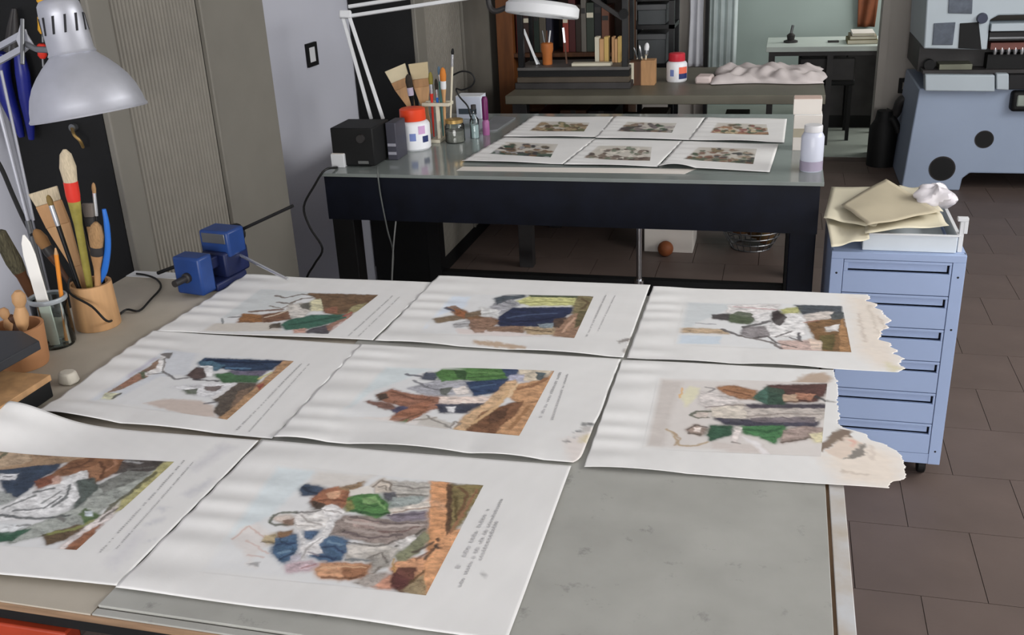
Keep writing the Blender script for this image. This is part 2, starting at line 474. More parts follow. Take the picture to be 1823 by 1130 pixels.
# ================================================================== PRINTS
PAPER = (206, 206, 204)
PAL = 0.79
_pl = np.array(lin(PAPER))
def ink(c):
    """photo colour seen on daylit paper -> reflectance"""
    v = np.array(lin(c)) / _pl * PAL
    g = v @ np.array([.25, .6, .15])
    return np.clip(v * .78 + g * .22, 0, 1)
_rng = np.random.RandomState(3)
def wob(P, freq, seed):
    r = np.random.RandomState(seed)
    s = np.zeros(len(P))
    for k in range(5):
        f = freq * (1 + 0.9 * k)
        a = r.uniform(0, 2 * math.pi)
        s += np.sin((P[:, 0] * math.cos(a) + P[:, 1] * math.sin(a)) * f + r.uniform(0, 6.28)) / (1 + 0.6 * k)
    return s / 2.4
_lat = np.random.RandomState(11).uniform(-1, 1, (128, 128))
def vnoise(P, cell, seed, octaves=2):
    r = np.random.RandomState(seed % 9973)
    out = np.zeros(len(P))
    amp = 1.0
    for k in range(octaves):
        a = r.uniform(0, 6.28)
        q = np.stack([P[:, 0] * math.cos(a) - P[:, 1] * math.sin(a), P[:, 0] * math.sin(a) + P[:, 1] * math.cos(a)], 1) / cell + r.uniform(0, 500, 2)
        i = np.floor(q).astype(int)
        f = q - i
        f = f * f * (3 - 2 * f)
        i0, j0, i1, j1 = i[:, 0] % 128, i[:, 1] % 128, (i[:, 0] + 1) % 128, (i[:, 1] + 1) % 128
        out += amp * ((_lat[i0, j0] * (1 - f[:, 0]) + _lat[i1, j0] * f[:, 0]) * (1 - f[:, 1]) + (_lat[i0, j1] * (1 - f[:, 0]) + _lat[i1, j1] * f[:, 0]) * f[:, 1])
        cell *= 0.5
        amp *= 0.6
    return out
def poly_cover(P, poly, soft, grow=0.0):
    """soft coverage of polygon at points P (metres)"""
    poly = np.array(poly)
    n = len(poly)
    inside = np.zeros(len(P), bool)
    dist = np.full(len(P), 1e9)
    for i in range(n):
        a, b = poly[i], poly[(i + 1) % n]
        c = ((a[1] > P[:, 1]) != (b[1] > P[:, 1]))
        with np.errstate(divide='ignore', invalid='ignore'):
            xi = (b[0] - a[0]) * (P[:, 1] - a[1]) / (b[1] - a[1]) + a[0]
        inside ^= c & (P[:, 0] < xi)
        ab = b - a
        t = np.clip(((P - a) @ ab) / max(ab @ ab, 1e-12), 0, 1)
        dist = np.minimum(dist, np.hypot(*(P - a - t[:, None] * ab).T))
    sd = np.where(inside, dist, -dist) + grow
    return np.clip(sd / soft * 0.5 + 0.5, 0, 1)
def line_cover(P, pts, wd, soft):
    pts = np.array(pts)
    dist = np.full(len(P), 1e9)
    for i in range(len(pts) - 1):
        a, b = pts[i], pts[i + 1]
        ab = b - a
        t = np.clip(((P - a) @ ab) / max(ab @ ab, 1e-12), 0, 1)
        dist = np.minimum(dist, np.hypot(*(P - a - t[:, None] * ab).T))
    return np.clip((wd / 2 - dist) / soft * 0.5 + 0.5, 0, 1)
def paint(P, colr, shapes, x0, y0, s, z, seed, soft=0.0016, warp=0.0014, fill=False):
    """shapes given on the print, read off the photograph (zoom window x0,y0, magnification s)"""
    W = P + np.stack([vnoise(P, .009, seed), vnoise(P, .009, seed + 1)], 1) * warp * 1.3
    def pt(a):
        v = Z(x0 + a[0] / s, y0 + a[1] / s, z)
        return (v.x, v.y)
    if fill:
        num, den, vis = np.zeros((len(P), 3)), np.zeros(len(P)), np.ones(len(P))
        for k, sh in enumerate(shapes):
            if sh[0] == 'p' and len(sh) == 3:
                d_ = poly_cover(W, [pt(a) for a in sh[2]], 0.02) * 0.04 - 0.02      # clipped signed distance
                g = np.exp(-(np.maximum(0, -d_) / 0.0052) ** 2)
                num += g[:, None] * ink(sh[1])[None]
                den += g
                vis *= 1 - 0.97 * g
        a = 1 - vis
        mixc = num / np.maximum(den, 1e-6)[:, None] * 0.86
        colr[:] = colr * (1 - a[:, None]) + mixc * a[:, None]
    for k, sh in enumerate(shapes):
        c = ink(sh[1])
        if sh[0] == 'p':
            cov = poly_cover(W, [pt(a) for a in sh[2]], sh[3] if len(sh) > 3 else soft, 0.0008 if len(sh) == 3 else 0.0)
        else:
            pts = [pt(a) for a in sh[3]]
            px = (Z(x0 + 50, y0, z) - Z(x0, y0, z)).length / 50
            cov = line_cover(W, pts, sh[2] / s * px * 1.3, soft)
        a = cov * (0.9 if sh[0] == 'p' else 0.85)
        shade = 1 + 0.30 * vnoise(P * np.array([.55, 1.0]), .007, seed + 11 + k, 3) * (1.0 if (sh[0] == 'p' and len(sh) == 3) else 0.12)
        colr[:] = colr * (1 - a[:, None]) + (c[None] * np.clip(shade, 0.5, 1.5)[:, None]) * a[:, None]
    if fill:       # fine drawn lines of the lithograph inside the figure group
        act = (1 - vis)
        for q, (fr, wd, dark) in enumerate(((210, .05, .54), (330, .06, .66), (270, .05, 1.2), (420, .06, .74))):
            n_ = vnoise(W * np.array([.6, 1.0]), 2.6 / fr, seed + 70 + q, 2)
            ln = np.clip(1 - np.abs(n_) / wd, 0, 1) * act * np.clip(1.25 - colr.mean(1) * 1.6, .25, 1)
            colr *= (1 + (dark - 1) * ln)[:, None]
def grid_mesh(name, V, nu, nv, cols, m, parent, solid=0.0, base=None):
    org = ORG[parent.name] if parent is not None else Vector(base)
    me = bpy.data.meshes.new(name)
    i = np.arange(nu * nv).reshape(nv, nu)
    q = np.stack([i[:-1, :-1], i[1:, :-1], i[1:, 1:], i[:-1, 1:]], -1).reshape(-1, 4)
    me.vertices.add(nu * nv)
    me.vertices.foreach_set('co', (V - np.array(org)).astype(np.float32).ravel())
    me.loops.add(q.size)
    me.loops.foreach_set('vertex_index', q.ravel().astype(np.int32))
    me.polygons.add(len(q))
    me.polygons.foreach_set('loop_start', (np.arange(len(q)) * 4).astype(np.int32))
    me.polygons.foreach_set('loop_total', np.full(len(q), 4, np.int32))
    me.update(calc_edges=True)
    me.validate()
    if cols is not None:
        at = me.color_attributes.new('ink', 'FLOAT_COLOR', 'POINT')
        at.data.foreach_set('color', np.concatenate([cols, np.ones((len(cols), 1))], 1).astype(np.float32).ravel())
    me.materials.append(m)
    me.shade_smooth()
    o = bpy.data.objects.new(name, me)
    COL.objects.link(o)
    if parent is not None: o.parent = parent
    else: o.location = org
    ORG[o.name] = org
    if solid:
        md = o.modifiers.new('thickness', 'SOLIDIFY')
        md.thickness = solid
        md.offset = -1
    return o
m_sheet = print_mat('printed_paper', 0.6)
m_pic = print_mat('colour_lithograph', 0.55)

def sheet(label, corners, zb, zoom, quad, shapes, stains=(), ragged=None, ripple=0.0017, lifts=(), curl=None, captions=(), res=(310, 210), seed=1,
          droop=0.0, sres=(110, 80), group='prints on the near work table', name='print_sheet', bg=(203, 204, 202), fade=0.35, jag=0.0):
    A, B, Cn, D = [np.array(Z(x, y, 0.872)[:2]) for x, y in corners]
    E = np.stack([B - A, D - A], 1)
    Ei = np.linalg.inv(E)
    def zf(P):
        uv = (P - A) @ Ei.T
        u, v = uv[:, 0], uv[:, 1]
        z = np.full(len(P), zb)
        uc = np.clip(u, 0, 1)
        z = z + ripple * (1 + np.sin(2 * math.pi * v * 6.5 + seed + 1.5 * np.sin(v * 9 + seed))) * np.exp(-((uc - 0.07) / 0.13) ** 2)
        z = z + 0.0009 * (1 + np.sin(u * 7 + seed * 2) * np.cos(v * 6 + seed))
        for c, wd, h in lifts:
            z = z + h * np.clip(1 - ((u - c) / wd) ** 2, 0, 1) * np.clip((v - 0.72) / 0.28, 0, 1) ** 2
        if curl is not None:
            cu, cv, su, sv, h = curl
            z = z + h * np.exp(-((u - cu) / su) ** 2 - ((v - cv) / sv) ** 2)
        z = z - droop * np.clip((P[:, 0] - 0.125) / 0.1, 0, 2) ** 2
        return z
    nu, nv = sres
    vv = np.linspace(0, 1, nv)
    L = A + (D - A) * vv[:, None]
    if ragged is None:
        R = B + (Cn - B) * vv[:, None]
    else:
        rp = np.array([Z(x, y, 0.872)[:2] for x, y in ragged])
        rv = (rp - A) @ Ei.T
        o = np.argsort(rv[:, 1])
        ru = np.interp(vv, rv[o, 1], rv[o, 0])
        rr0 = np.random.RandomState(seed)
        sm = np.convolve(np.pad(ru, 3, mode='edge'), np.ones(7) / 7, 'valid')
        ru = sm * .55 + ru * .45 + (rr0.uniform(-1, 1, nv) * .004 + np.repeat(rr0.uniform(-1, 1, nv // 4 + 1), 4)[:nv] * .008) * jag
        R = A + ru[:, None] * (B - A) + vv[:, None] * (D - A)
        # follow the near edge
        kk = np.clip((vv - 0.9) / 0.1, 0, 1)
    uu = np.linspace(0, 1, nu)
    P = (L[:, None] * (1 - uu)[None, :, None] + R[:, None] * uu[None, :, None]).reshape(-1, 2)
    V = np.concatenate([P, zf(P)[:, None]], 1)
    c3 = (A + B + Cn + D) / 4
    t = thing(name, (c3[0], c3[1], zb), label, 'print', group)
    tone = 1 + 0.025 * wob(P, 18, seed) + 0.02 * wob(P, 70, seed + 3)
    cols = np.repeat((np.array([1.0, 0.995, 0.975]) * PAL)[None], len(P), 0) * tone[:, None]
    if stains:
        paint(P, cols, stains, *zoom, 0.872, seed, soft=0.003, warp=0.003)
    grid_mesh('sheet', V, nu, nv, np.clip(cols, 0, 1), m_sheet, t, solid=0.0005)
    if quad is not None:
        x0, y0, s = zoom
        Q = [np.array(Z(x0 + a / s, y0 + b / s, 0.872)[:2]) for a, b in quad]
        nu, nv = res
        U, W = np.meshgrid(np.linspace(0, 1, nu), np.linspace(0, 1, nv))
        U, W = U.ravel(), W.ravel()
        P = (Q[0] * ((1 - U) * (1 - W))[:, None] + Q[1] * (U * (1 - W))[:, None] + Q[2] * (U * W)[:, None] + Q[3] * ((1 - U) * W)[:, None])
        V = np.concatenate([P, (zf(P) + 0.00022)[:, None]], 1)
        cols = np.repeat(ink(bg)[None], len(P), 0) * (1 + 0.02 * wob(P, 120, seed))[:, None]
        paint(P, cols, shapes, x0, y0, s, 0.872, seed * 17, fill=True)
        e = np.minimum(np.minimum(U / 0.04, W / 0.05), (1 - W) / 0.05)
        k = np.clip(e, 0, 1)
        k = np.where(U > fade, np.maximum(k, np.clip((U - fade) / 0.15, 0, 1)), k)[:, None]
        pap = np.array([1.0, 0.995, 0.975]) * PAL
        cols = cols * k + pap * (1 - k)
        grid_mesh('picture', V, nu, nv, np.clip(cols, 0, 1), m_pic, t)
    if captions:
        m = MB()
        r = random.Random(seed)
        for (a, b, hgt) in captions:
            pa, pb = np.array(Z(*a, 0.872)[:2]), np.array(Z(*b, 0.872)[:2])
            L_ = np.linalg.norm(pb - pa)
            dr = (pb - pa) / L_
            nr = np.array([dr[1], -dr[0]])
            x = 0.0
            while x < L_:
                wd = r.uniform(0.5, 1.1) * hgt
                if r.random() > 0.14:
                    h1 = hgt * r.uniform(0.6, 1.0)
                    pts = np.array([pa + dr * x, pa + dr * (x + wd), pa + dr * (x + wd) + nr * h1, pa + dr * x + nr * h1])
                    z = zf(pts) + 0.0008
                    m.add([(p[0], p[1], zz) for p, zz in zip(pts, z)], [(0, 1, 2, 3)])
                x += wd + hgt * 0.45
        m.build('caption', m_ink, t, smooth=False)
    return t

p_, l_ = 'p', 'l'
S1 = [(p_, (188, 193, 191), [(570,160),(960,190),(700,330),(420,360),(250,400),(300,350)], .004), (p_, (192, 184, 170), [(100,440),(640,430),(740,500),(60,510)], .004),
 (p_, (108, 80, 50), [(960,200),(1510,210),(1400,290),(1270,350),(1180,370),(1090,340),(1060,260)]), (p_, (140, 88, 62), [(1090,320),(1180,300),(1190,355),(1100,350)]),
 (l_, (95, 80, 66), 16, [(690,215),(760,235),(900,205),(980,215)]), (l_, (95, 80, 66), 14, [(700,270),(800,280),(900,240),(980,235)]), (l_, (110, 95, 80), 10, [(640,300),(740,320),(850,265)]),
 (p_, (192, 186, 176), [(790,290),(900,280),(960,340),(900,390),(790,390)]), (p_, (90, 88, 78), [(880,285),(960,275),(960,330),(910,320)]), (p_, (200, 194, 150), [(980,260),(1050,240),(1070,330),(980,335)]),
 (p_, (142, 94, 44), [(430,360),(570,375),(570,425),(390,425)]), (p_, (120, 82, 56), [(590,370),(790,340),(800,400),(590,430)]), (l_, (108, 72, 48), 22, [(480,345),(600,335),(740,328)]), (l_, (205, 190, 165), 12, [(600,390),(700,365),(790,335)]),
 (l_, (110, 115, 115), 12, [(250,400),(255,440)]), (l_, (110, 110, 110), 14, [(310,390),(400,385)]),
 (p_, (152, 108, 88), [(1250,370),(1310,340),(1280,400),(1200,430),(1120,500),(1080,480),(1190,420)]), (p_, (150, 140, 90), [(1300,300),(1420,270),(1360,330),(1270,360)]),
 (p_, (48, 98, 78), [(740,450),(800,410),(980,375),(1240,370),(1260,395),(1080,450),(950,480),(780,490)]), (l_, (32, 72, 58), 18, [(800,450),(1000,420),(1200,385)]), (l_, (165, 60, 60), 14, [(1240,380),(1300,350)]),
 (p_, (78, 74, 80), [(970,490),(1100,460),(1110,525),(940,515)]), (p_, (80, 70, 56), [(640,450),(710,440),(720,475),(640,480)]), (p_, (200, 150, 130), [(840,490),(920,480),(920,515),(850,515)]), (p_, (215, 190, 182), [(1180,470),(1260,410),(1230,470),(1150,525)])]
S2 = [(p_, (192, 203, 214), [(450,190),(600,190),(560,260),(330,330),(300,400),(230,420),(330,280)], .005), (p_, (205, 192, 185), [(500,400),(900,430),(1150,460),(520,450)], .004),
 (p_, (152, 152, 156), [(760,240),(860,195),(930,240),(850,270),(800,300),(740,260)]), (p_, (70, 80, 88), [(770,200),(880,160),(960,160),(960,185),(850,210),(780,240)]), (l_, (90, 95, 100), 12, [(800,215),(900,235)]),
 (p_, (190, 190, 112), [(920,215),(1000,185),(1300,190),(1330,240),(1000,245)]), (p_, (76, 86, 62), [(990,165),(1340,175),(1330,192),(1010,185)]), (l_, (150, 150, 70), 14, [(940,230),(1100,215),(1290,225)]),
 (p_, (124, 112, 72), [(1330,180),(1430,190),(1380,290),(1290,300),(1310,220)]), (l_, (90, 70, 45), 14, [(1350,200),(1400,230),(1350,270)]),
 (p_, (36, 46, 76), [(890,265),(1280,260),(1270,300),(1160,360),(1160,390),(800,385),(780,350),(830,300)]), (l_, (66, 82, 112), 14, [(850,330),(1000,310),(1180,300)]), (l_, (24, 30, 55), 14, [(880,360),(1050,350),(1160,330)]), (p_, (200, 200, 196), [(670,260),(800,280),(780,320),(670,315)]),
 (p_, (124, 88, 54), [(430,260),(500,250),(590,310),(700,330),(790,350),(740,390),(600,340),(520,310)]), (l_, (70, 75, 90), 16, [(430,262),(500,285)]), (p_, (122, 102, 76), [(350,335),(540,310),(670,280),(665,310),(560,330),(380,362)]), (p_, (150, 88, 42), [(490,265),(560,290),(560,330),(510,315)]),
 (p_, (142, 108, 84), [(600,340),(740,330),(780,370),(700,400),(690,430),(630,430),(590,380)]), (p_, (166, 166, 166), [(490,370),(590,350),(590,385),(500,390)]), (l_, (110, 105, 105), 10, [(490,375),(590,370)]),
 (p_, (132, 102, 78), [(700,395),(960,390),(950,430),(720,420)]), (p_, (166, 142, 104), [(960,400),(1160,390),(1160,440),(1000,445)]), (l_, (90, 70, 50), 10, [(980,410),(1140,425)]), (p_, (120, 135, 140), [(1060,375),(1160,365),(1150,400),(1070,400)]),
 (p_, (152, 116, 88), [(1190,380),(1310,300),(1370,300),(1300,465),(1160,450)]), (p_, (80, 62, 50), [(1160,340),(1240,330),(1200,400),(1160,390)]), (p_, (88, 82, 50), [(1330,290),(1385,285),(1340,380),(1300,400)]), (l_, (190, 150, 120), 12, [(1220,430),(1300,330)])]
S3 = [(p_, (186, 192, 192), [(375,130),(680,150),(560,220),(440,260),(420,290),(335,290)], .004), (p_, (182, 196, 206), [(330,335),(600,345),(590,390),(315,390)], .003), (p_, (178, 152, 118), [(340,295),(600,305),(640,325),(340,318)]), (l_, (140, 140, 145), 10, [(440,265),(560,270)]),
 (p_, (200, 196, 192), [(640,150),(950,150),(930,190),(800,230),(640,200)]), (l_, (190, 150, 150), 10, [(680,160),(930,180)]), (p_, (76, 88, 62), [(640,215),(700,190),(780,200),(800,240),(760,265),(660,255)]), (p_, (74, 68, 68), [(540,210),(640,208),(640,242),(560,235)]),
 (p_, (132, 126, 126), [(740,290),(860,280),(900,330),(820,350),(730,330)]), (p_, (208, 206, 203), [(880,280),(1040,190),(1110,240),(1110,330),(1000,350),(900,340)]),
 (l_, (62, 56, 56), 20, [(740,285),(890,250)]), (l_, (66, 60, 60), 18, [(605,300),(720,340)]), (l_, (92, 82, 78), 16, [(720,340),(900,375),(970,420)]), (p_, (56, 46, 46), [(910,195),(940,185),(1000,225),(960,275),(920,260)]), (p_, (205, 203, 200), [(800,210),(900,190),(890,240),(810,255)]),
 (p_, (168, 168, 94), [(970,180),(1080,165),(1060,200),(980,200)]), (p_, (70, 76, 82), [(1060,155),(1330,160),(1330,230),(1250,230),(1220,190),(1100,205)]), (p_, (192, 182, 172), [(1110,215),(1230,190),(1280,190),(1270,230),(1120,250)]),
 (p_, (122, 88, 48), [(1130,260),(1280,235),(1340,240),(1390,435),(1230,430),(1170,340)]), (p_, (96, 86, 42), [(1200,340),(1290,330),(1280,430),(1220,420)]), (p_, (162, 118, 68), [(1340,240),(1392,437),(1330,435),(1320,330)]), (p_, (205, 202, 197), [(1230,290),(1320,270),(1310,310),(1240,315)]), (p_, (80, 85, 85), [(1270,210),(1335,200),(1335,240),(1280,240)]),
 (p_, (192, 164, 152), [(960,370),(1200,370),(1210,430),(980,425)]), (l_, (72, 62, 62), 10, [(930,345),(1030,310)]), (l_, (72, 62, 62), 12, [(800,350),(880,340),(940,380)]), (l_, (72, 62, 62), 10, [(1020,350),(1090,370)]), (l_, (85, 75, 70), 10, [(930,380),(1060,410)]), (l_, (60, 55, 60), 14, [(1070,320),(1080,360)]), (p_, (202, 180, 160), [(1140,360),(1210,370),(1210,425),(1150,420)]), (l_, (150, 90, 60), 12, [(1110,255),(1190,245)])]
S4 = [(p_, (192, 196, 200), [(860,150),(1060,180),(1000,320),(820,330),(560,470),(340,500),(560,350)], .006), (p_, (186, 168, 154), [(720,510),(850,480),(1080,490),(1170,520),(1180,600),(1000,590),(820,540)], .004), (p_, (175, 172, 185), [(600,330),(790,200),(800,220),(620,350)], .004),
 (p_, (128, 94, 64), [(460,460),(560,390),(690,310),(820,220),(840,250),(800,300),(690,360),(580,410),(500,440)]), (p_, (150, 105, 80), [(560,390),(690,320),(700,350),(590,405)]), (p_, (192, 192, 152), [(440,480),(470,445),(560,445),(510,480)]), (l_, (72, 72, 66), 16, [(515,478),(560,448)]), (p_, (92, 86, 82), [(820,190),(905,180),(880,215),(850,212)]), (p_, (80, 95, 70), [(690,310),(730,300),(720,345),(700,340)]),
 (p_, (212, 210, 206), [(825,200),(850,205),(850,290),(800,310),(740,330),(720,310),(800,280)]), (l_, (92, 88, 88), 12, [(840,300),(920,350),(1000,340)]), (l_, (110, 105, 100), 8, [(740,320),(840,310),(850,215)]),
 (p_, (208, 208, 208), [(900,400),(1100,380),(1290,380),(1160,470),(1060,460),(1000,420)]), (p_, (42, 62, 88), [(1110,215),(1620,235),(1540,290),(1380,300),(1200,270),(1080,245)]), (l_, (26, 38, 62), 18, [(1130,225),(1400,245),(1600,240)]), (p_, (72, 112, 132), [(1080,235),(1160,230),(1240,262),(1180,290),(1090,270)]), (l_, (80, 120, 150), 12, [(1250,275),(1400,280)]),
 (p_, (82, 66, 62), [(1000,320),(1060,275),(1130,275),(1120,330),(1060,350)]), (p_, (212, 212, 210), [(1080,262),(1160,262),(1160,330),(1125,330),(1115,285)]), (p_, (62, 104, 64), [(1180,320),(1280,310),(1460,330),(1440,370),(1240,370)]), (p_, (104, 98, 118), [(1280,298),(1500,300),(1470,330),(1300,320)]), (l_, (60, 58, 60), 12, [(1040,350),(1200,362)]),
 (p_, (86, 76, 66), [(1180,470),(1330,380),(1440,380),(1380,470),(1280,560),(1230,600),(1170,560),(1210,510)]), (p_, (122, 98, 76), [(1330,430),(1420,400),(1300,560),(1250,590)]), (l_, (100, 100, 105), 14, [(1110,510),(1180,500)]), (p_, (168, 128, 84), [(1690,238),(1255,612),(1210,602),(1400,440),(1560,310),(1620,235)]),
 (p_, (82, 92, 72), [(980,420),(1070,410),(1050,450),(1000,440)]), (p_, (98, 82, 76), [(1110,400),(1230,395),(1180,430),(1120,425)]), (p_, (142, 62, 52), [(1450,395),(1500,375),(1470,420)]), (l_, (210, 208, 205), 22, [(1180,470),(1300,385)]), (l_, (190, 180, 90), 14, [(1460,350),(1540,310)])]
S5 = [(p_, (193, 204, 204), [(620,160),(900,170),(740,230),(560,300),(440,390),(380,420)], .006), (p_, (208, 200, 192), [(460,440),(900,440),(980,510),(640,480)], .004),
 (p_, (156, 156, 162), [(760,280),(920,240),(1060,250),(1080,310),(930,320),(830,310)]), (l_, (105, 105, 110), 10, [(780,240),(860,280),(960,300)]), (l_, (85, 85, 95), 14, [(740,205),(800,215),(860,225)]), (p_, (72, 78, 92), [(850,200),(900,205),(890,235),(830,230)]), (p_, (90, 95, 85), [(920,285),(990,275),(960,320),(925,315)]), (p_, (210, 200, 190), [(990,285),(1060,270),(1080,310),(1010,315)]),
 (p_, (70, 118, 50), [(905,200),(960,170),(1270,170),(1280,230),(1170,245),(1050,230),(930,245)]), (p_, (46, 76, 42), [(1000,185),(1060,190),(1060,235),(1020,225)]), (l_, (95, 140, 70), 12, [(1080,195),(1250,205)]), (l_, (50, 85, 40), 10, [(1080,225),(1270,215)]), (p_, (50, 66, 98), [(1255,172),(1350,175),(1330,215),(1280,220)]), (p_, (42, 62, 94), [(1060,250),(1290,235),(1230,300),(1110,320),(1090,280)]), (l_, (70, 95, 125), 12, [(1100,280),(1220,262)]),
 (p_, (198, 184, 158), [(1350,180),(1520,190),(1460,240),(1350,240)]), (p_, (46, 72, 82), [(1440,195),(1490,200),(1480,240),(1450,235)]), (p_, (175, 175, 195), [(1300,215),(1380,210),(1370,245),(1300,240)]),
 (p_, (148, 98, 72), [(595,320),(660,290),(760,320),(920,330),(900,390),(830,400),(700,370),(620,350)]), (p_, (72, 62, 52), [(590,320),(625,310),(640,335),(600,345)]), (p_, (122, 86, 72), [(530,355),(640,365),(690,400),(600,385)]), (p_, (154, 98, 66), [(650,455),(690,420),(790,370),(870,345),(845,410),(740,470),(690,468)]), (l_, (115, 75, 50), 10, [(680,465),(760,440),(840,405)]), (l_, (110, 70, 50), 10, [(660,300),(780,340),(890,345)]), (p_, (70, 70, 95), [(670,400),(720,380),(740,390),(690,415)]), (p_, (90, 110, 60), [(690,468),(750,450),(730,475)]),
 (p_, (218, 198, 184), [(920,330),(1200,330),(1180,355),(1060,370),(920,360)]), (p_, (56, 60, 76), [(900,370),(1160,360),(1060,410),(930,410)]), (p_, (212, 212, 212), [(960,380),(1000,380),(990,410),(965,405)]),
 (p_, (194, 156, 110), [(1000,510),(1060,430),(1170,360),(1280,250),(1330,240),(1320,290),(1150,440),(1060,515)]), (p_, (188, 138, 88), [(1540,190),(1350,540),(1230,525),(1270,470),(1370,370),(1310,330),(1330,270),(1500,230)]), (p_, (118, 78, 48), [(1060,515),(1150,410),(1370,350),(1330,430),(1250,480),(1220,525)]), (p_, (92, 62, 42), [(1190,410),(1290,390),(1270,440),(1190,470)]), (l_, (135, 90, 55), 16, [(1330,290),(1420,270),(1500,230)]), (l_, (215, 180, 130), 12, [(1290,330),(1340,260)]), (l_, (150, 105, 60), 14, [(1300,500),(1400,380)]), (l_, (205, 165, 110), 14, [(1100,470),(1230,380),(1290,300)]),
 (p_, (182, 177, 167), [(830,420),(1000,470),(960,500),(800,480)], .003), (l_, (122, 116, 108), 8, [(850,430),(980,495)]), (l_, (130, 120, 110), 8, [(980,490),(1000,460),(1030,470),(1010,490)]), (l_, (140, 130, 118), 8, [(780,455),(900,440)])]
S6 = [(p_, (186, 178, 170), [(430,140),(560,160),(500,330),(460,515),(350,515)], .006), (p_, (205, 200, 164), [(550,230),(600,180),(660,190),(640,240),(580,290)], .004), (l_, (210, 160, 80), 10, [(550,240),(560,190)]), (l_, (120, 115, 115), 10, [(690,185),(740,195),(690,215)]), (p_, (196, 188, 182), [(660,210),(840,230),(870,270),(700,300),(660,270)]),
 (p_, (152, 104, 64), [(760,185),(840,180),(950,205),(950,245),(880,245),(800,225)]), (l_, (110, 70, 45), 10, [(790,200),(930,230)]), (p_, (60, 98, 82), [(940,240),(1020,190),(1100,230),(1110,285),(1020,275)]), (p_, (86, 56, 50), [(1030,175),(1340,170),(1330,210),(1280,260),(1110,265),(1100,215),(1040,210)]), (p_, (50, 75, 60), [(1030,185),(1110,195),(1110,290),(1020,275)]), (p_, (168, 114, 84), [(1180,215),(1280,222),(1250,255),(1180,250)]), (p_, (182, 152, 122), [(1110,225),(1180,225),(1180,260),(1110,260)]), (l_, (55, 60, 60), 14, [(1280,235),(1345,262)]),
 (p_, (194, 184, 168), [(720,290),(880,280),(920,340),(860,370),(730,340)]), (l_, (120, 105, 100), 8, [(690,290),(860,280),(920,290)]), (p_, (178, 168, 158), [(900,305),(1330,300),(1320,350),(1280,372),(930,362)]), (l_, (140, 128, 120), 10, [(920,345),(1100,330),(1300,335)]), (p_, (72, 66, 76), [(910,282),(1330,280),(1330,298),(930,297)]), (p_, (66, 64, 78), [(740,350),(920,362),(1290,372),(1270,395),(930,395),(800,385)]), (p_, (110, 100, 105), [(930,352),(1280,350),(1270,378),(940,375)]),
 (l_, (70, 78, 56), 14, [(610,330),(640,315),(710,315)]), (l_, (80, 85, 65), 10, [(608,335),(650,350),(700,345)]), (p_, (200, 185, 172), [(640,322),(690,322),(690,345),(640,342)]), (p_, (150, 130, 116), [(590,410),(640,390),(690,410),(660,440),(610,430)]), (l_, (80, 70, 62), 8, [(590,410),(640,388),(690,400)]), (l_, (90, 80, 70), 8, [(600,432),(660,440)]), (p_, (215, 200, 188), [(630,400),(665,400),(655,425),(630,422)]),
 (p_, (46, 86, 62), [(700,440),(720,395),(830,400),(820,440),(720,470)]), (p_, (58, 116, 64), [(880,400),(1110,395),(1110,430),(1050,485),(980,450),(890,430)]), (l_, (40, 85, 50), 12, [(900,415),(1020,430),(1090,410)]), (p_, (152, 132, 122), [(1110,420),(1220,400),(1310,410),(1300,450),(1100,485)]), (l_, (90, 78, 68), 10, [(1100,485),(1270,460),(1320,480)]), (p_, (207, 197, 190), [(830,470),(850,400),(880,405),(850,480)]), (l_, (110, 100, 92), 8, [(830,480),(870,490)]),
 (l_, (168, 142, 102), 12, [(480,410),(520,440),(540,500),(640,500),(700,480)]), (l_, (165, 140, 110), 8, [(510,430),(550,460),(520,500)]), (p_, (190, 180, 172), [(720,480),(1000,500),(1040,550),(720,520)], .004), (p_, (205, 195, 150), [(1250,440),(1310,430),(1320,480),(1290,480)]), (p_, (212, 208, 206), [(880,450),(960,480),(1040,550),(1000,550)], .003)]
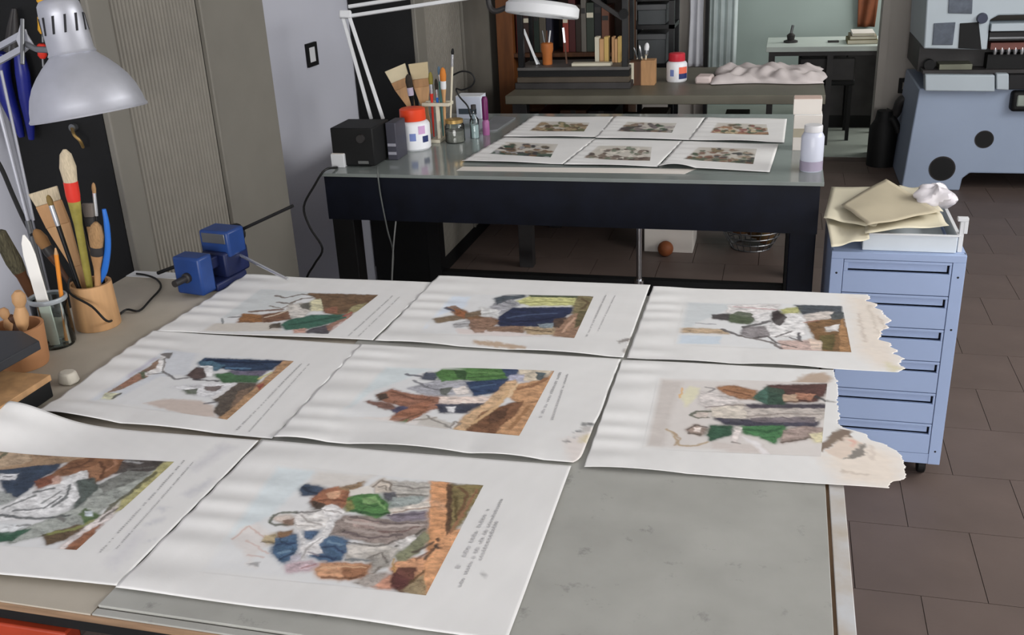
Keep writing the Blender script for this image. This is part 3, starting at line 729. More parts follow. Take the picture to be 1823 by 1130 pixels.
S7 = [(p_, (152, 122, 88), [(-60,440),(130,270),(250,310),(560,350),(330,400),(150,420)]), (p_, (166, 142, 112), [(-100,420),(130,270),(180,390),(0,430)]), (l_, (84, 88, 64), 18, [(0,380),(90,315)]), (l_, (90, 95, 70), 12, [(20,345),(110,320)]), (p_, (125, 95, 65), [(160,320),(300,325),(420,345),(250,370)]),
 (p_, (46, 62, 82), [(-40,445),(330,405),(310,440),(240,470),(100,590),(50,560),(0,480)]), (p_, (206, 206, 206), [(0,460),(100,460),(80,495),(0,490)]), (l_, (60, 65, 75), 8, [(20,475),(70,472)]), (p_, (150, 155, 150), [(-80,560),(50,570),(100,600),(-40,640)]),
 (p_, (126, 82, 48), [(290,470),(400,390),(560,350),(700,365),(700,410),(640,450),(540,500),(480,470),(350,470)]), (p_, (162, 112, 72), [(480,430),(560,400),(590,440),(540,490)]), (l_, (85, 52, 30), 12, [(560,480),(585,430),(560,395)]), (l_, (165, 115, 80), 12, [(600,440),(650,400),(640,375)]), (l_, (90, 58, 35), 10, [(350,440),(460,410),(520,380)]),
 (p_, (72, 66, 62), [(700,370),(910,385),(850,450),(720,440),(650,450)]), (l_, (150, 150, 148), 14, [(705,385),(790,395)]), (l_, (95, 92, 88), 12, [(720,430),(850,420)]), (p_, (152, 157, 148), [(460,640),(550,540),(880,430),(740,560),(560,660),(400,760),(60,840),(160,760)]), (p_, (110, 112, 105), [(560,520),(720,440),(840,450),(700,520),(580,560)]),
 (p_, (202, 202, 200), [(0,680),(100,600),(300,520),(400,480),(450,580),(380,660),(200,700),(0,720)]), (l_, (82, 87, 87), 11, [(300,640),(370,590),(390,520)]), (l_, (82, 87, 87), 11, [(80,665),(250,650),(340,590)]), (l_, (100, 104, 102), 10, [(20,650),(200,580)]), (l_, (70, 76, 76), 13, [(0,690),(200,710),(390,690)]), (l_, (105, 108, 106), 8, [(240,620),(330,560)]), (l_, (70, 75, 75), 12, [(200,560),(300,540)]), (p_, (125, 70, 45), [(200,500),(290,470),(320,500),(220,540)]), (p_, (190, 150, 130), [(290,490),(330,470),(340,510),(300,520)]),
 (p_, (76, 86, 80), [(440,500),(520,480),(550,540),(460,620),(420,650),(450,580)]), (p_, (205, 205, 203), [(390,470),(480,440),(500,480),(420,500)]), (p_, (206, 209, 208), [(-60,740),(150,740),(60,790),(-60,780)]), (l_, (110, 112, 110), 8, [(100,745),(170,745)]), (p_, (36, 82, 58), [(-60,790),(170,770),(70,830),(-60,830)]),
 (p_, (72, 98, 48), [(440,680),(480,650),(560,690),(480,730)]), (p_, (190, 200, 205), [(475,665),(520,665),(515,695),(480,690)]), (p_, (92, 72, 46), [(250,800),(430,740),(470,760),(370,820),(280,850)]), (l_, (130, 135, 60), 14, [(270,795),(420,765),(520,720)]), (p_, (164, 158, 96), [(978,392),(915,395),(700,590),(640,665),(700,640)]), (l_, (82, 80, 52), 16, [(870,450),(740,550),(640,620),(580,700)]), (p_, (206, 196, 190), [(330,880),(400,820),(560,700),(650,640),(620,700),(460,800),(370,880)]), (l_, (90, 80, 70), 9, [(560,720),(650,650)]), (p_, (142, 88, 52), [(432,885),(365,880),(470,790),(560,740)]), (l_, (105, 105, 100), 12, [(330,700),(360,720)])]
S8 = [(p_, (193, 204, 205), [(440,40),(700,60),(600,150),(420,330),(300,390),(180,460),(0,600),(60,520)], .006), (p_, (203, 197, 191), [(240,410),(330,380),(420,440),(400,500),(260,620),(330,650),(170,470)], .005), (p_, (198, 193, 184), [(700,60),(1050,90),(900,170),(640,150)], .006), (l_, (190, 160, 146), 9, [(180,470),(280,400),(400,480)]), (l_, (196, 170, 158), 8, [(270,480),(400,560)]), (p_, (146, 145, 143), [(270,620),(350,610),(340,640),(280,635)], .002), (l_, (190, 165, 155), 8, [(280,570),(370,580)]),
 (p_, (56, 72, 92), [(590,170),(640,150),(730,165),(700,210),(610,210)]), (l_, (40, 48, 62), 12, [(600,170),(640,195),(700,205)]), (p_, (156, 98, 64), [(665,235),(720,190),(820,160),(880,200),(870,260),(840,290),(760,270),(690,270)]), (p_, (200, 150, 110), [(740,205),(830,185),(820,225),(760,235)]), (l_, (110, 62, 40), 10, [(700,245),(780,235),(860,250)]), (p_, (142, 112, 74), [(820,170),(970,130),(930,170),(880,190)]), (p_, (72, 62, 52), [(665,250),(740,265),(720,300),(680,290)]),
 (p_, (206, 200, 188), [(890,180),(1010,150),(1030,200),(960,205),(890,215)], .002), (p_, (70, 122, 56), [(880,230),(960,205),(1050,210),(1120,270),(1110,320),(1050,345),(940,305),(880,290)]), (p_, (112, 152, 84), [(960,230),(1040,220),(1060,250),(980,270)]), (l_, (46, 86, 46), 16, [(900,300),(1040,330),(1110,320)]), (l_, (46, 86, 46), 10, [(960,260),(1040,275),(1090,260)]), (p_, (130, 125, 60), [(870,250),(900,240),(910,290),(875,300)]), (l_, (120, 165, 90), 10, [(1060,250),(1100,290)]),
 (p_, (172, 167, 157), [(1140,130),(1370,140),(1360,210),(1170,220)]), (l_, (112, 105, 98), 9, [(1150,150),(1280,170),(1360,160)]), (l_, (105, 102, 92), 11, [(1170,205),(1350,210)]), (p_, (190, 178, 162), [(1030,150),(1080,115),(1130,140),(1130,190),(1050,190)]), (l_, (100, 88, 76), 9, [(1030,160),(1080,118),(1130,140),(1135,180)]), (l_, (110, 98, 86), 8, [(1060,160),(1100,150),(1110,180)]), (p_, (86, 86, 92), [(1100,200),(1160,190),(1170,230),(1120,240)]), (p_, (142, 152, 147), [(1150,225),(1330,215),(1300,260),(1130,280)]),
 (p_, (142, 127, 118), [(850,340),(1000,340),(1150,370),(1370,370),(1340,420),(1180,500),(1050,500),(870,460),(760,440),(790,390)]), (p_, (168, 144, 134), [(900,355),(1060,370),(1030,415),(920,400)]), (l_, (182, 168, 158), 16, [(860,365),(1100,400),(1320,390)]), (l_, (96, 82, 82), 14, [(850,430),(1000,470),(1200,450)]), (l_, (90, 78, 78), 10, [(900,340),(1100,380),(1300,380)]), (l_, (110, 80, 75), 10, [(1060,430),(1200,430),(1300,400)]), (l_, (165, 150, 142), 10, [(900,420),(1050,440)]), (p_, (127, 117, 127), [(1110,330),(1330,310),(1340,350),(1180,370)]), (l_, (80, 72, 82), 9, [(1120,335),(1330,320)]),
 (p_, (207, 197, 183), [(1120,300),(1260,270),(1400,240),(1460,260),(1450,310),(1410,280),(1250,290),(1140,330)]), (l_, (130, 95, 70), 8, [(1140,320),(1260,292),(1420,280)]), (p_, (165, 125, 95), [(1360,320),(1440,290),(1440,320),(1390,345)]),
 (p_, (207, 203, 197), [(550,340),(640,310),(720,300),(760,330),(740,400),(640,420),(580,400)]), (l_, (150, 142, 135), 9, [(600,330),(640,370),(720,390)]), (l_, (165, 158, 150), 8, [(570,390),(680,400)]), (p_, (217, 214, 210), [(720,290),(780,265),(860,310),(800,350),(740,340)]), (l_, (140, 132, 126), 8, [(730,300),(840,320)]), (l_, (76, 82, 62), 15, [(410,370),(430,335),(470,320),(570,315)]), (l_, (72, 76, 58), 13, [(410,375),(440,390),(545,382)]), (p_, (198, 182, 168), [(440,345),(520,335),(550,350),(470,365)]), (p_, (142, 112, 92), [(490,360),(550,355),(545,385),(490,380)]), (l_, (70, 66, 62), 9, [(570,318),(700,305)]),
 (p_, (168, 148, 104), [(360,480),(380,450),(440,450),(430,490),(390,500)]), (p_, (132, 98, 64), [(470,440),(530,430),(520,470),(470,470)]), (l_, (95, 80, 55), 9, [(365,490),(430,495)]), (p_, (60, 92, 122), [(440,470),(560,450),(570,520),(520,600),(490,610),(435,560)]), (p_, (62, 88, 118), [(620,430),(690,430),(650,470),(615,465)]), (p_, (66, 97, 127), [(700,510),(760,460),(860,480),(870,540),(830,600),(760,610),(640,570)]), (l_, (40, 56, 86), 13, [(450,505),(550,500)]), (l_, (40, 56, 86), 14, [(680,575),(800,595)]), (l_, (42, 58, 88), 11, [(730,520),(800,520),(850,560)]), (l_, (105, 140, 165), 12, [(460,560),(520,545)]), (l_, (110, 142, 165), 11, [(760,490),(840,510)]), (l_, (44, 60, 84), 11, [(470,590),(540,560)]),
 (p_, (212, 210, 207), [(580,420),(620,510),(720,455),(770,350),(800,380),(740,470),(640,540),(600,600),(560,600),(600,520)]), (p_, (214, 210, 206), [(600,530),(700,500),(720,560),(640,570)]), (l_, (120, 112, 120), 9, [(640,550),(700,575)]), (l_, (150, 145, 140), 8, [(590,600),(640,520),(720,470)]), (p_, (170, 165, 175), [(540,580),(590,560),(590,600),(545,610)]),
 (p_, (184, 178, 168), [(870,520),(1080,510),(1180,540),(1130,600),(880,600)]), (l_, (92, 87, 82), 10, [(870,500),(1050,520),(1290,460)]), (l_, (100, 108, 112), 12, [(870,600),(1040,605)]), (p_, (120, 122, 90), [(1170,580),(1340,430),(1365,470),(1280,560),(1200,620)]), (l_, (75, 72, 62), 12, [(1170,520),(1340,410)]), (p_, (208, 204, 198), [(1160,500),(1270,450),(1290,470),(1200,530)]),
 (p_, (192, 138, 94), [(685,660),(720,630),(860,625),(1000,640),(980,690),(880,715),(720,705)]), (p_, (144, 94, 58), [(840,640),(1000,640),(975,700),(850,715)]), (l_, (205, 160, 115), 10, [(720,650),(860,645),(980,650)]), (l_, (110, 70, 45), 10, [(720,705),(880,716),(975,695)]), (p_, (192, 167, 172), [(510,630),(640,610),(690,630),(640,660),(520,670)]), (l_, (150, 100, 95), 9, [(600,650),(680,630)]), (p_, (154, 148, 138), [(1000,560),(1130,540),(1120,640),(1030,660)]), (l_, (105, 98, 90), 9, [(1000,590),(1080,560),(1110,620)]), (l_, (112, 104, 94), 10, [(930,745),(1000,700),(1070,650)]), (p_, (165, 155, 145), [(930,740),(1010,690),(1100,690),(1040,760)]),
 (p_, (206, 142, 84), [(1380,130),(1475,135),(1470,300),(1460,460),(1350,660),(1345,815),(1300,700),(1360,600),(1370,400)]), (p_, (208, 146, 90), [(1460,430),(1570,420),(1450,640),(1345,815),(1350,640)]), (p_, (86, 62, 42), [(1475,145),(1512,150),(1502,420),(1465,450)]), (p_, (128, 112, 62), [(1510,150),(1685,152),(1560,360),(1500,430)]), (l_, (108, 74, 46), 16, [(1540,160),(1600,200),(1540,330)]), (l_, (150, 100, 65), 14, [(1650,180),(1560,330),(1490,440)]), (l_, (85, 70, 35), 12, [(1520,220),(1530,360)]),
 (p_, (202, 142, 94), [(1180,620),(1340,590),(1330,680),(1260,720),(1150,660)]), (p_, (86, 46, 42), [(1180,650),(1290,650),(1260,740),(1200,790),(1120,750)]), (p_, (192, 132, 102), [(1040,760),(1130,700),(1130,775)]), (p_, (152, 132, 94), [(1200,785),(1330,690),(1345,815)]), (l_, (90, 70, 40), 12, [(1250,740),(1330,670)]), (l_, (76, 62, 52), 14, [(1270,560),(1390,495)]), (l_, (76, 62, 52), 14, [(1340,595),(1420,510)]), (l_, (60, 50, 44), 16, [(1415,475),(1425,485)]), (l_, (60, 50, 44), 16, [(1415,520),(1428,530)]), (l_, (110, 70, 45), 11, [(1290,600),(1380,540)]), (l_, (170, 130, 40), 8, [(1150,600),(1160,670)])]
ST2 = [(p_, (176, 146, 112), [(620,480),(740,485),(980,530),(960,548),(850,535),(620,505)], .004), (p_, (120, 112, 105), [(1590,480),(1700,455),(1690,480),(1600,500)], .002), (p_, (140, 132, 124), [(1640,540),(1690,480),(1680,560),(1640,590)], .003)]
ST3 = [(p_, (208, 196, 180), [(1350,90),(1560,100),(1640,300),(1700,540),(1560,530),(1420,430),(1400,200)], .02), (p_, (196, 188, 150), [(1600,500),(1720,540),(1640,560)], .006), (l_, (180, 165, 150), 10, [(1440,200),(1480,380)]), (l_, (185, 172, 155), 10, [(1500,150),(1560,330)]), (l_, (176, 160, 142), 8, [(1560,220),(1600,300)])]
ST5 = [(p_, (205, 196, 188), [(1590,560),(1760,500),(1700,690),(1620,700)], .01), (l_, (70, 72, 72), 14, [(1690,478),(1755,480)]), (l_, (74, 78, 80), 16, [(1655,518),(1680,515)]), (l_, (74, 78, 80), 12, [(1650,545),(1662,545)]), (l_, (100, 98, 98), 14, [(1610,572),(1622,572)]), (p_, (176, 172, 166), [(1690,490),(1750,490),(1740,520),(1690,520)], .002), (p_, (196, 182, 140), [(1690,540),(1740,530),(1720,580),(1680,575)], .003)]
ST6 = [(p_, (168, 142, 116), [(1140,165),(1240,112),(1330,105),(1375,135),(1330,170)], .006), (p_, (214, 200, 182), [(1320,560),(1560,480),(1740,560),(1760,680),(1690,740),(1420,700)], .02), (p_, (108, 84, 60), [(1280,525),(1400,405),(1465,415),(1475,445),(1310,535)], .002), (p_, (206, 186, 166), [(1330,535),(1455,445),(1545,490),(1430,570)], .002), (p_, (112, 106, 98), [(1430,572),(1555,480),(1562,552)], .0015), (p_, (214, 160, 140), [(1460,470),(1510,470),(1490,510)], .003), (l_, (190, 175, 160), 8, [(1580,500),(1590,580)]), (l_, (182, 166, 148), 9, [(1420,640),(1560,660)]), (l_, (70, 62, 56), 8, [(1320,255),(1390,262)])]
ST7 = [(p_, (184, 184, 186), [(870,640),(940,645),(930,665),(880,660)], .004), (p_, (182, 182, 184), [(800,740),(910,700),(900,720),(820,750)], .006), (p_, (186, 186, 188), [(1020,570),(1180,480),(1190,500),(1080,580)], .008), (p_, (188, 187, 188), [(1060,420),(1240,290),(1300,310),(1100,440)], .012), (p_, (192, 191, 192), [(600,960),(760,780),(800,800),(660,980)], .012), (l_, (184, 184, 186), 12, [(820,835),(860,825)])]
ST8 = [(l_, (110, 108, 108), 16, [(1684,684),(1696,688)]), (p_, (196, 195, 196), [(-300,120),(0,60),(60,90),(-240,160)], .01)]
H = 0.872
sheet('print in the far left corner of the near table, reclining figure in green', [(437,490),(771,503),(664,606),(279,591)], H, (340,480,4.5575), [(560,150),(1520,205),(1112,530),(60,520)], S1, seed=1, lifts=((0.5, .5, .002),), captions=(((700,527),(622,600),.004),((712,529),(640,600),.003)))
sheet('print in the middle of the far row, navy robed figure beside a wooden cross', [(781,492),(1158,508),(1110,637),(668,607)], H + .0004, (680,480,3.798), [(480,160),(1432,182),(1300,468),(230,440)], S2, ST2, seed=2, lifts=((0.75, .2, .004), (.2, .15, .003)), captions=(((1080,527),(1046,600),.004),((1096,528),(1066,590),.003)))
sheet('frayed print at the far right with the round green shield, overhanging the table', [(1163,511),(1480,522),(1490,655),(1116,638)], H + .0002, (1110,500,3.4396), [(375,125),(1340,155),(1395,440),(310,395)], S3, ST3, seed=3, lifts=((0.3, .2, .003), (.75, .2, .003)),
      ragged=[(1545,524),(1550,530),(1541,536),(1562,541),(1555,548),(1574,553),(1570,560),(1590,572),(1570,578),(1588,584),(1566,590),(1570,600),(1560,606),(1592,612),(1580,618),(1600,624),(1590,631),(1612,640),(1596,647),(1612,657),(1600,663)], sres=(130, 150), jag=1.0)
sheet('print at the left of the middle row, figure fallen by a tilted cross arm', [(272,590),(645,614),(484,781),(62,741)], H + .0006, (60,580,3.646), [(860,150),(1690,235),(1255,612),(330,500)], S4, seed=4, lifts=((0.12, .25, .010), (.55, .2, .003)), captions=(((540,648),(425,765),.004),((552,650),(446,768),.003)))
sheet('print in the centre of the middle row, green robed figure above a brown cross', [(643,614),(1106,640),(1016,827),(488,781)], H + .0010, (480,600,3.0383), [(620,160),(1540,188),(1350,540),(350,440)], S5, ST5, seed=5, lifts=((0.45, .2, .007), (.08, .1, .004), (.75, .12, .005)), captions=(((1000,665),(965,745),.005),((1012,668),(985,750),.004)),
      ragged=[(1105,641),(1085,690),(1070,735),(1061,752),(1058,757),(1052,774),(1046,788),(1038,808),(1034,816),(1030,821),(1018,824),(1014,828)], sres=(110, 90))
sheet('torn print at the right of the middle row, two robed figures, folded corner flap', [(1108,642),(1490,660),(1490,866),(1040,832)], H + .0008, (1030,630,3.0383), [(430,132),(1345,160),(1310,560),(345,518)], S6, ST6, seed=6, lifts=((0.2, .2, .003),), bg=(198, 192, 185),
      ragged=[(1486,655),(1484,664),(1490,680),(1491,700),(1490,720),(1494,740),(1492,757),(1500,762),(1540,772),(1548,783),(1574,790),(1598,802),(1606,812),(1607,824),(1612,832),(1610,852),(1604,856),(1586,857),(1587,862),(1582,868),(1584,874)], sres=(220, 190), droop=0.002, jag=.6)
sheet('front left print with its far corner curled up, horse and brown cloaked rider', [(26,750),(461,786),(208,1044),(-430,985)], H + .0013, (0,700,3.1396), [(-330,335),(975,388),(430,885),(-900,800)], S7, ST7, seed=7, curl=(-0.02, -0.02, .24, .28, .036), res=(330, 230), fade=0.05, captions=(((330,822),(182,985),.004),((345,825),(205,985),.003)))
sheet('front centre print, grey robed figure being stripped by an orange wooden beam', [(467,785),(1017,830),(902,1142),(206,1047)], H + .0002, (360,820,3.3759), [(440,30),(1690,150),(1345,815),(-20,670)], S8, ST8, seed=8, lifts=((0.6, .2, .002),), res=(430, 300), captions=(((872,908),(819,1013),.006),((896,890),(822,1045),.005),((888,930),(858,998),.005)))

# prints on the far table
def blobs(quad, pal, seed, n=70):
    r = random.Random(seed)
    out = []
    (ax, ay), (bx, by), (cx_, cy_), (dx, dy) = quad
    for k in range(n):
        u, v = r.uniform(0.04, 0.96), 1 - r.uniform(0.0, 1.0) ** 1.4 * .95
        if v < .45 - .4 * math.sin(math.pi * min(1, max(0, u))) ** .6 * r.uniform(.7, 1.1): continue
        x = (ax * (1 - u) + bx * u) * (1 - v) + (dx * (1 - u) + cx_ * u) * v
        y = (ay * (1 - u) + by * u) * (1 - v) + (dy * (1 - u) + cy_ * u) * v
        w_, h_ = r.uniform(12, 34), r.uniform(4, 10)
        out.append((p_, r.choice(pal), [(x + w_ * math.cos(t) * r.uniform(.6, 1), y + h_ * math.sin(t) * r.uniform(.6, 1)) for t in (0, 1.05, 2.1, 3.14, 4.2, 5.2)]))
    g = [(dx + (cx_ - dx) * u, dy + (cy_ - dy) * u) for u in (0, 1)]
    out.insert(0, (p_, pal[0], [(ax * .25 + dx * .75, ay * .25 + dy * .75), (bx * .25 + cx_ * .75, by * .25 + cy_ * .75), (cx_, cy_), (dx, dy)]))
    return out
FZ = (800, 190, 2.9403)
PALS = [[(120, 98, 70), (150, 125, 90), (96, 100, 62), (84, 70, 52), (160, 140, 100)], [(60, 88, 64), (110, 100, 100), (150, 140, 136), (70, 60, 60), (130, 110, 90)], [(150, 110, 76), (66, 90, 66), (100, 84, 60), (140, 80, 70), (180, 160, 120)],
        [(44, 74, 60), (60, 56, 60), (110, 100, 80), (120, 90, 60), (150, 150, 150)], [(120, 104, 90), (96, 80, 70), (190, 184, 170), (74, 62, 56), (110, 120, 100)], [(70, 84, 60), (120, 80, 60), (150, 130, 110), (60, 60, 60), (130, 110, 80)]]
FAR = [([(948,208),(1092,208),(1068,244),(896,244)], [(480,78),(735,84),(705,132),(415,128)], 'print at the left of the back row on the far table'),
       ([(1095,208),(1255,210),(1228,250),(1060,246)], [(930,80),(1190,88),(1165,138),(870,132)], 'print in the middle of the back row on the far table, green at its left'),
       ([(1258,210),(1401,212),(1396,254),(1226,250)], [(1400,85),(1660,95),(1672,150),(1360,142)], 'print at the right of the back row on the far table'),
       ([(896,246),(1060,248),(1002,293),(822,288)], [(300,185),(570,200),(530,268),(205,252)], 'print at the left of the front row on the far table, dark green corner'),
       ([(1058,249),(1214,252),(1170,298),(1004,294)], [(780,205),(1060,215),(1050,288),(695,276)], 'print in the middle of the front row on the far table, pale figures'),
       ([(1214,253),(1386,258),(1370,308),(1172,300)], [(1300,215),(1610,225),(1590,306),(1220,280)], 'print at the right of the front row on the far table, curled front edge')]
for k, (cr, qd, lab) in enumerate(FAR):
    sheet(lab, cr, 0.8725 + 0.0004 * k, FZ, qd, [(p_, (178, 172, 158), qd, .02)] + blobs(qd, PALS[k], 20 + k), seed=20 + k, res=(90, 70), sres=(36, 30), group='prints on the far table', bg=(196, 194, 188), fade=0.1,
          lifts=((0.5, .5, .004), (0.15, .2, .012)) if k == 5 else ((.5, .4, .003),), ripple=0.0015, captions=())

# ================================================================== BRUSHES AND TOOLS
T = 0.867     # near table surface (beige part)
TF = 0.870    # far table surface
def brush(label, foot, tip, kind, group, hand=None, hr=0.004, fl=0.03, bl=0.035, fr=0.006, bristle=None, flat=None, ferr=None, name='paint_brush'):
    """handle from foot up to ferrule, bristles ending at tip"""
    foot, tip = Vector(foot), Vector(tip)
    ax = (tip - foot).normalized()
    L = (tip - foot).length
    t = thing(name, foot, label, kind, group)
    hl = L - fl - bl
    hand = hand or m_wood
    bristle = bristle or m_bristle
    ferr = ferr or m_ferrule
    if flat:      # wide flat brush: flat = (width, thickness)
        wv = Vector(RT)
        wv = (wv - ax * wv.dot(ax)).normalized()
        nv = ax.cross(wv)
        W, D = flat
        a = foot + ax * hl
        def slab(p0, p1, w0, w1, d):
            return MB().add([p0 - wv * w0 - nv * d, p0 + wv * w0 - nv * d, p0 + wv * w0 + nv * d, p0 - wv * w0 + nv * d, p1 - wv * w1 - nv * d, p1 + wv * w1 - nv * d, p1 + wv * w1 + nv * d, p1 - wv * w1 + nv * d],
                            [(0, 3, 2, 1), (4, 5, 6, 7), (0, 1, 5, 4), (1, 2, 6, 5), (2, 3, 7, 6), (3, 0, 4, 7)])
        h = slab(foot, foot + ax * hl * 0.55, hr, hr, D / 2)
        h.v += slab(foot + ax * hl * 0.55, a, hr, W / 2 * 0.8, D / 2).v
        h.f += [tuple(i + 8 for i in f) for f in h.f[:6]]
        h.build('handle', hand, t, bevel=0.001)
        slab(a, a + ax * fl, W / 2 * 0.8, W / 2 * 0.86, D / 2 + 0.001).build('ferrule', ferr, t, bevel=0.001)
        slab(a + ax * fl, tip, W / 2 * 0.86, W / 2, D / 2).build('bristles', bristle, t, bevel=0.002)
    else:
        MB().lathe(foot, ax, [(0, hr * 0.6), (hl * 0.35, hr), (hl * 0.8, hr * 1.15), (hl, fr * 0.9)], n=12).build('handle', hand, t)
        MB().lathe(foot + ax * hl, ax, [(0, fr * 0.9), (fl * 0.3, fr), (fl, fr)], n=14).build('ferrule', ferr, t)
        MB().lathe(foot + ax * (hl + fl), ax, [(0, fr * 0.95), (bl * 0.45, fr * 1.15), (bl * 0.85, fr * 0.8), (bl, fr * 0.25)], n=14).build('bristles', bristle, t)
    return t

# --- wooden pot with brushes
pc = Z(176, 578, T)
PY = pc.y
pz = YY(165, 503, PY).z
pot = thing('brush_pot', (pc.x, pc.y, T), 'light wooden pot full of brushes beside the desk lamp', 'pot')
R0 = 0.047
MB().lathe((pc.x, pc.y, T), (0, 0, 1), [(0, R0), (0.004, R0 + 0.001), (pz - T, R0 - 0.002), (pz - T, R0 - 0.009), (0.01, R0 - 0.01)], n=32).build('body', m_wood, pot)
MB().lathe((pc.x, pc.y, T + 0.012), (0, 0, 1), [(0, R0 - 0.0115), (0.002, R0 - 0.0115)], n=24).build('inner_floor', m_woodtan, pot)
G1 = 'brushes in the wooden pot'
def foot(dx, dy): return (pc.x + dx, pc.y + dy, T + 0.016)
def tipp(x, y, dy=0.0): return YY(x, y, PY + dy)
brush('thick round brush with red band and pale bristles in the wooden pot', foot(-0.005, 0.0), tipp(115, 266), 'brush', G1, hand=mat('green_ochre_handle', (150, 140, 66), 0.5, var=0.3, scale=30), hr=0.0075, fl=0.042, bl=0.068, fr=0.0145, ferr=m_red)
brush('wide flat pale hake brush at the left in the wooden pot', foot(-0.012, 0.02), tipp(76, 338, 0.02), 'brush', G1, flat=(0.066, 0.008), hr=0.011, fl=0.05, bl=0.03, ferr=m_woodtan)
brush('thin brush with white ferrule and olive tip in the wooden pot', foot(0.0, -0.022), tipp(85, 347, -0.02), 'brush', G1, hand=m_blackgloss, hr=0.004, fl=0.045, bl=0.022, fr=0.0055, bristle=mat('olive_bristle', (120, 100, 58), 0.9, var=0.2))
brush('fine brush with long silver ferrule at the right in the wooden pot', foot(0.016, 0.012), tipp(166, 325, 0.03), 'brush', G1, hand=m_blackgloss, hr=0.0035, fl=0.05, bl=0.022, fr=0.004, bristle=m_bristletan)
brush('stubby tan bristle brush at the right in the wooden pot', foot(0.012, -0.012), tipp(171, 395, -0.01), 'brush', G1, hand=m_woodtan, hr=0.006, fl=0.02, bl=0.055, fr=0.014, bristle=m_bristletan, ferr=m_dark)
brush('flat dark block brush behind the tan bristle brush', foot(0.0, 0.026), tipp(153, 362, 0.035), 'brush', G1, flat=(0.03, 0.01), hr=0.006, fl=0.02, bl=0.03, bristle=mat('grey_bristle', (112, 104, 98), 0.9, var=0.2), ferr=m_dark)
o = thing('palette_knife', foot(0.026, -0.004), 'blue plastic handled knife at the right of the wooden pot', 'knife', G1)
MB().tube([tipp(178, 500), tipp(186, 480), tipp(192, 440), tipp(190, 400), tipp(185, 372)], [0.006, 0.0075, 0.0065, 0.006, 0.004], n=10, smooth=5).build('handle', m_blueplastic, o)
MB().bar(foot(0.026, -0.004), tipp(178, 500), 0.008, 0.002).build('blade', m_steel, o)

brush('brown mop brush with dark ferrule leaning left in the wooden pot', foot(-0.022, 0.008), tipp(62, 408, 0.01), 'brush', G1, hand=m_wooddark, hr=0.005, fl=0.02, bl=0.045, fr=0.012, bristle=mat('rust_bristle', (140, 104, 66), .9, var=.25), ferr=m_dark)
brush('dark handled thin brush behind the red banded brush', foot(0.004, 0.028), tipp(127, 300, 0.03), 'brush', G1, hand=m_blackgloss, hr=0.004, fl=0.03, bl=0.03, fr=0.005, bristle=m_bristledark, ferr=m_dark)
# --- hand broom standing in the left corner
q = YY(12, 560, 1.78)
t = thing('hand_broom', (-1.535, 1.69, T), 'dark hand broom standing at the left behind the clay pot', 'broom')
a, b = Vector((-1.535, 1.69, T + .001)), XX(-4, 412, -1.56)
ax = (b - a).normalized(); L = (b - a).length
MB().lathe(a, ax, [(0, .010), (L * .55, .011), (L * .6, .014)], n=14).build('handle', m_wooddark, t)
MB().lathe(a + ax * L * .6, ax, [(0, .014), (L * .1, .017), (L * .38, .015), (L * .4, .01)], n=18).build('bristles', mat('dark_straw', (70, 66, 50), .9, var=.5, scale=60, stretch=(6, 6, 1)), t)

# --- glass jar with bone folder and pencil
gc = Z(104, 612, T)
GY = gc.y
gh = 0.105
gj = thing('glass_jar', (gc.x, gc.y, T), 'clear glass jar holding the white bone folder', 'jar')
MB().lathe((gc.x, gc.y, T), (0, 0, 1), [(0, 0.034), (0.004, 0.037), (gh, 0.037), (gh, 0.0345), (0.006, 0.0345)], n=28, cap=False).build('body', m_glass, gj)
MB().lathe((gc.x, gc.y, T), (0, 0, 1), [(0, 0.0335), (0.005, 0.0335)], n=28).build('base', m_glass, gj)
MB().lathe((gc.x, gc.y, T + gh - 0.006), (0, 0, 1), [(0, 0.0375), (0.002, 0.039), (0.008, 0.039), (0.01, 0.0375), (0.01, 0.0345), (0, 0.0345)], n=28, cap=False).build('rim', mat('cloudy_glass', (150, 156, 160), 0.2, var=0.05), gj)
a, b = Vector((gc.x + 0.012, gc.y - 0.022, T + 0.008)), YY(42, 418, GY - 0.005)
ax = (b - a).normalized()
wv = Vector(RT); wv = (wv - ax * wv.dot(ax)).normalized(); nv = ax.cross(wv)
L = (b - a).length
prof = [(0, .010), (0.1, .0115), (0.5, .0125), (0.82, .0125), (0.93, .009), (1.0, .002)]
vs = [a + ax * L * t - wv * w_ for t, w_ in prof] + [a + ax * L * t + wv * w_ for t, w_ in prof[::-1]]
bf = solo('bone_folder', MB().prism([v - nv * 0.002 for v in vs], nv * 0.004), m_bone, 'white bone folder standing in the glass jar', 'bone folder', bevel=0.0012)
pcl = thing('pencil', (gc.x + 0.018, gc.y + 0.012, T + 0.008), 'orange pencil leaning in the glass jar', 'pencil')
a, b = Vector((gc.x + 0.02, gc.y + 0.004, T + 0.008)), YY(98, 436, GY + 0.02)
ax = (b - a).normalized(); L = (b - a).length
MB().lathe(a, ax, [(0, .0042), (L - 0.02, .0042)], n=6).build('shaft', mat('orange_lacquer', (214, 132, 44), 0.4), pcl)
MB().lathe(a + ax * (L - 0.02), ax, [(0, .0042), (0.014, .0014)], n=6).build('point', m_wood, pcl)
MB().lathe(a + ax * (L - 0.006), ax, [(0, .0014), (0.006, .0003)], n=6).build('lead', m_black, pcl)

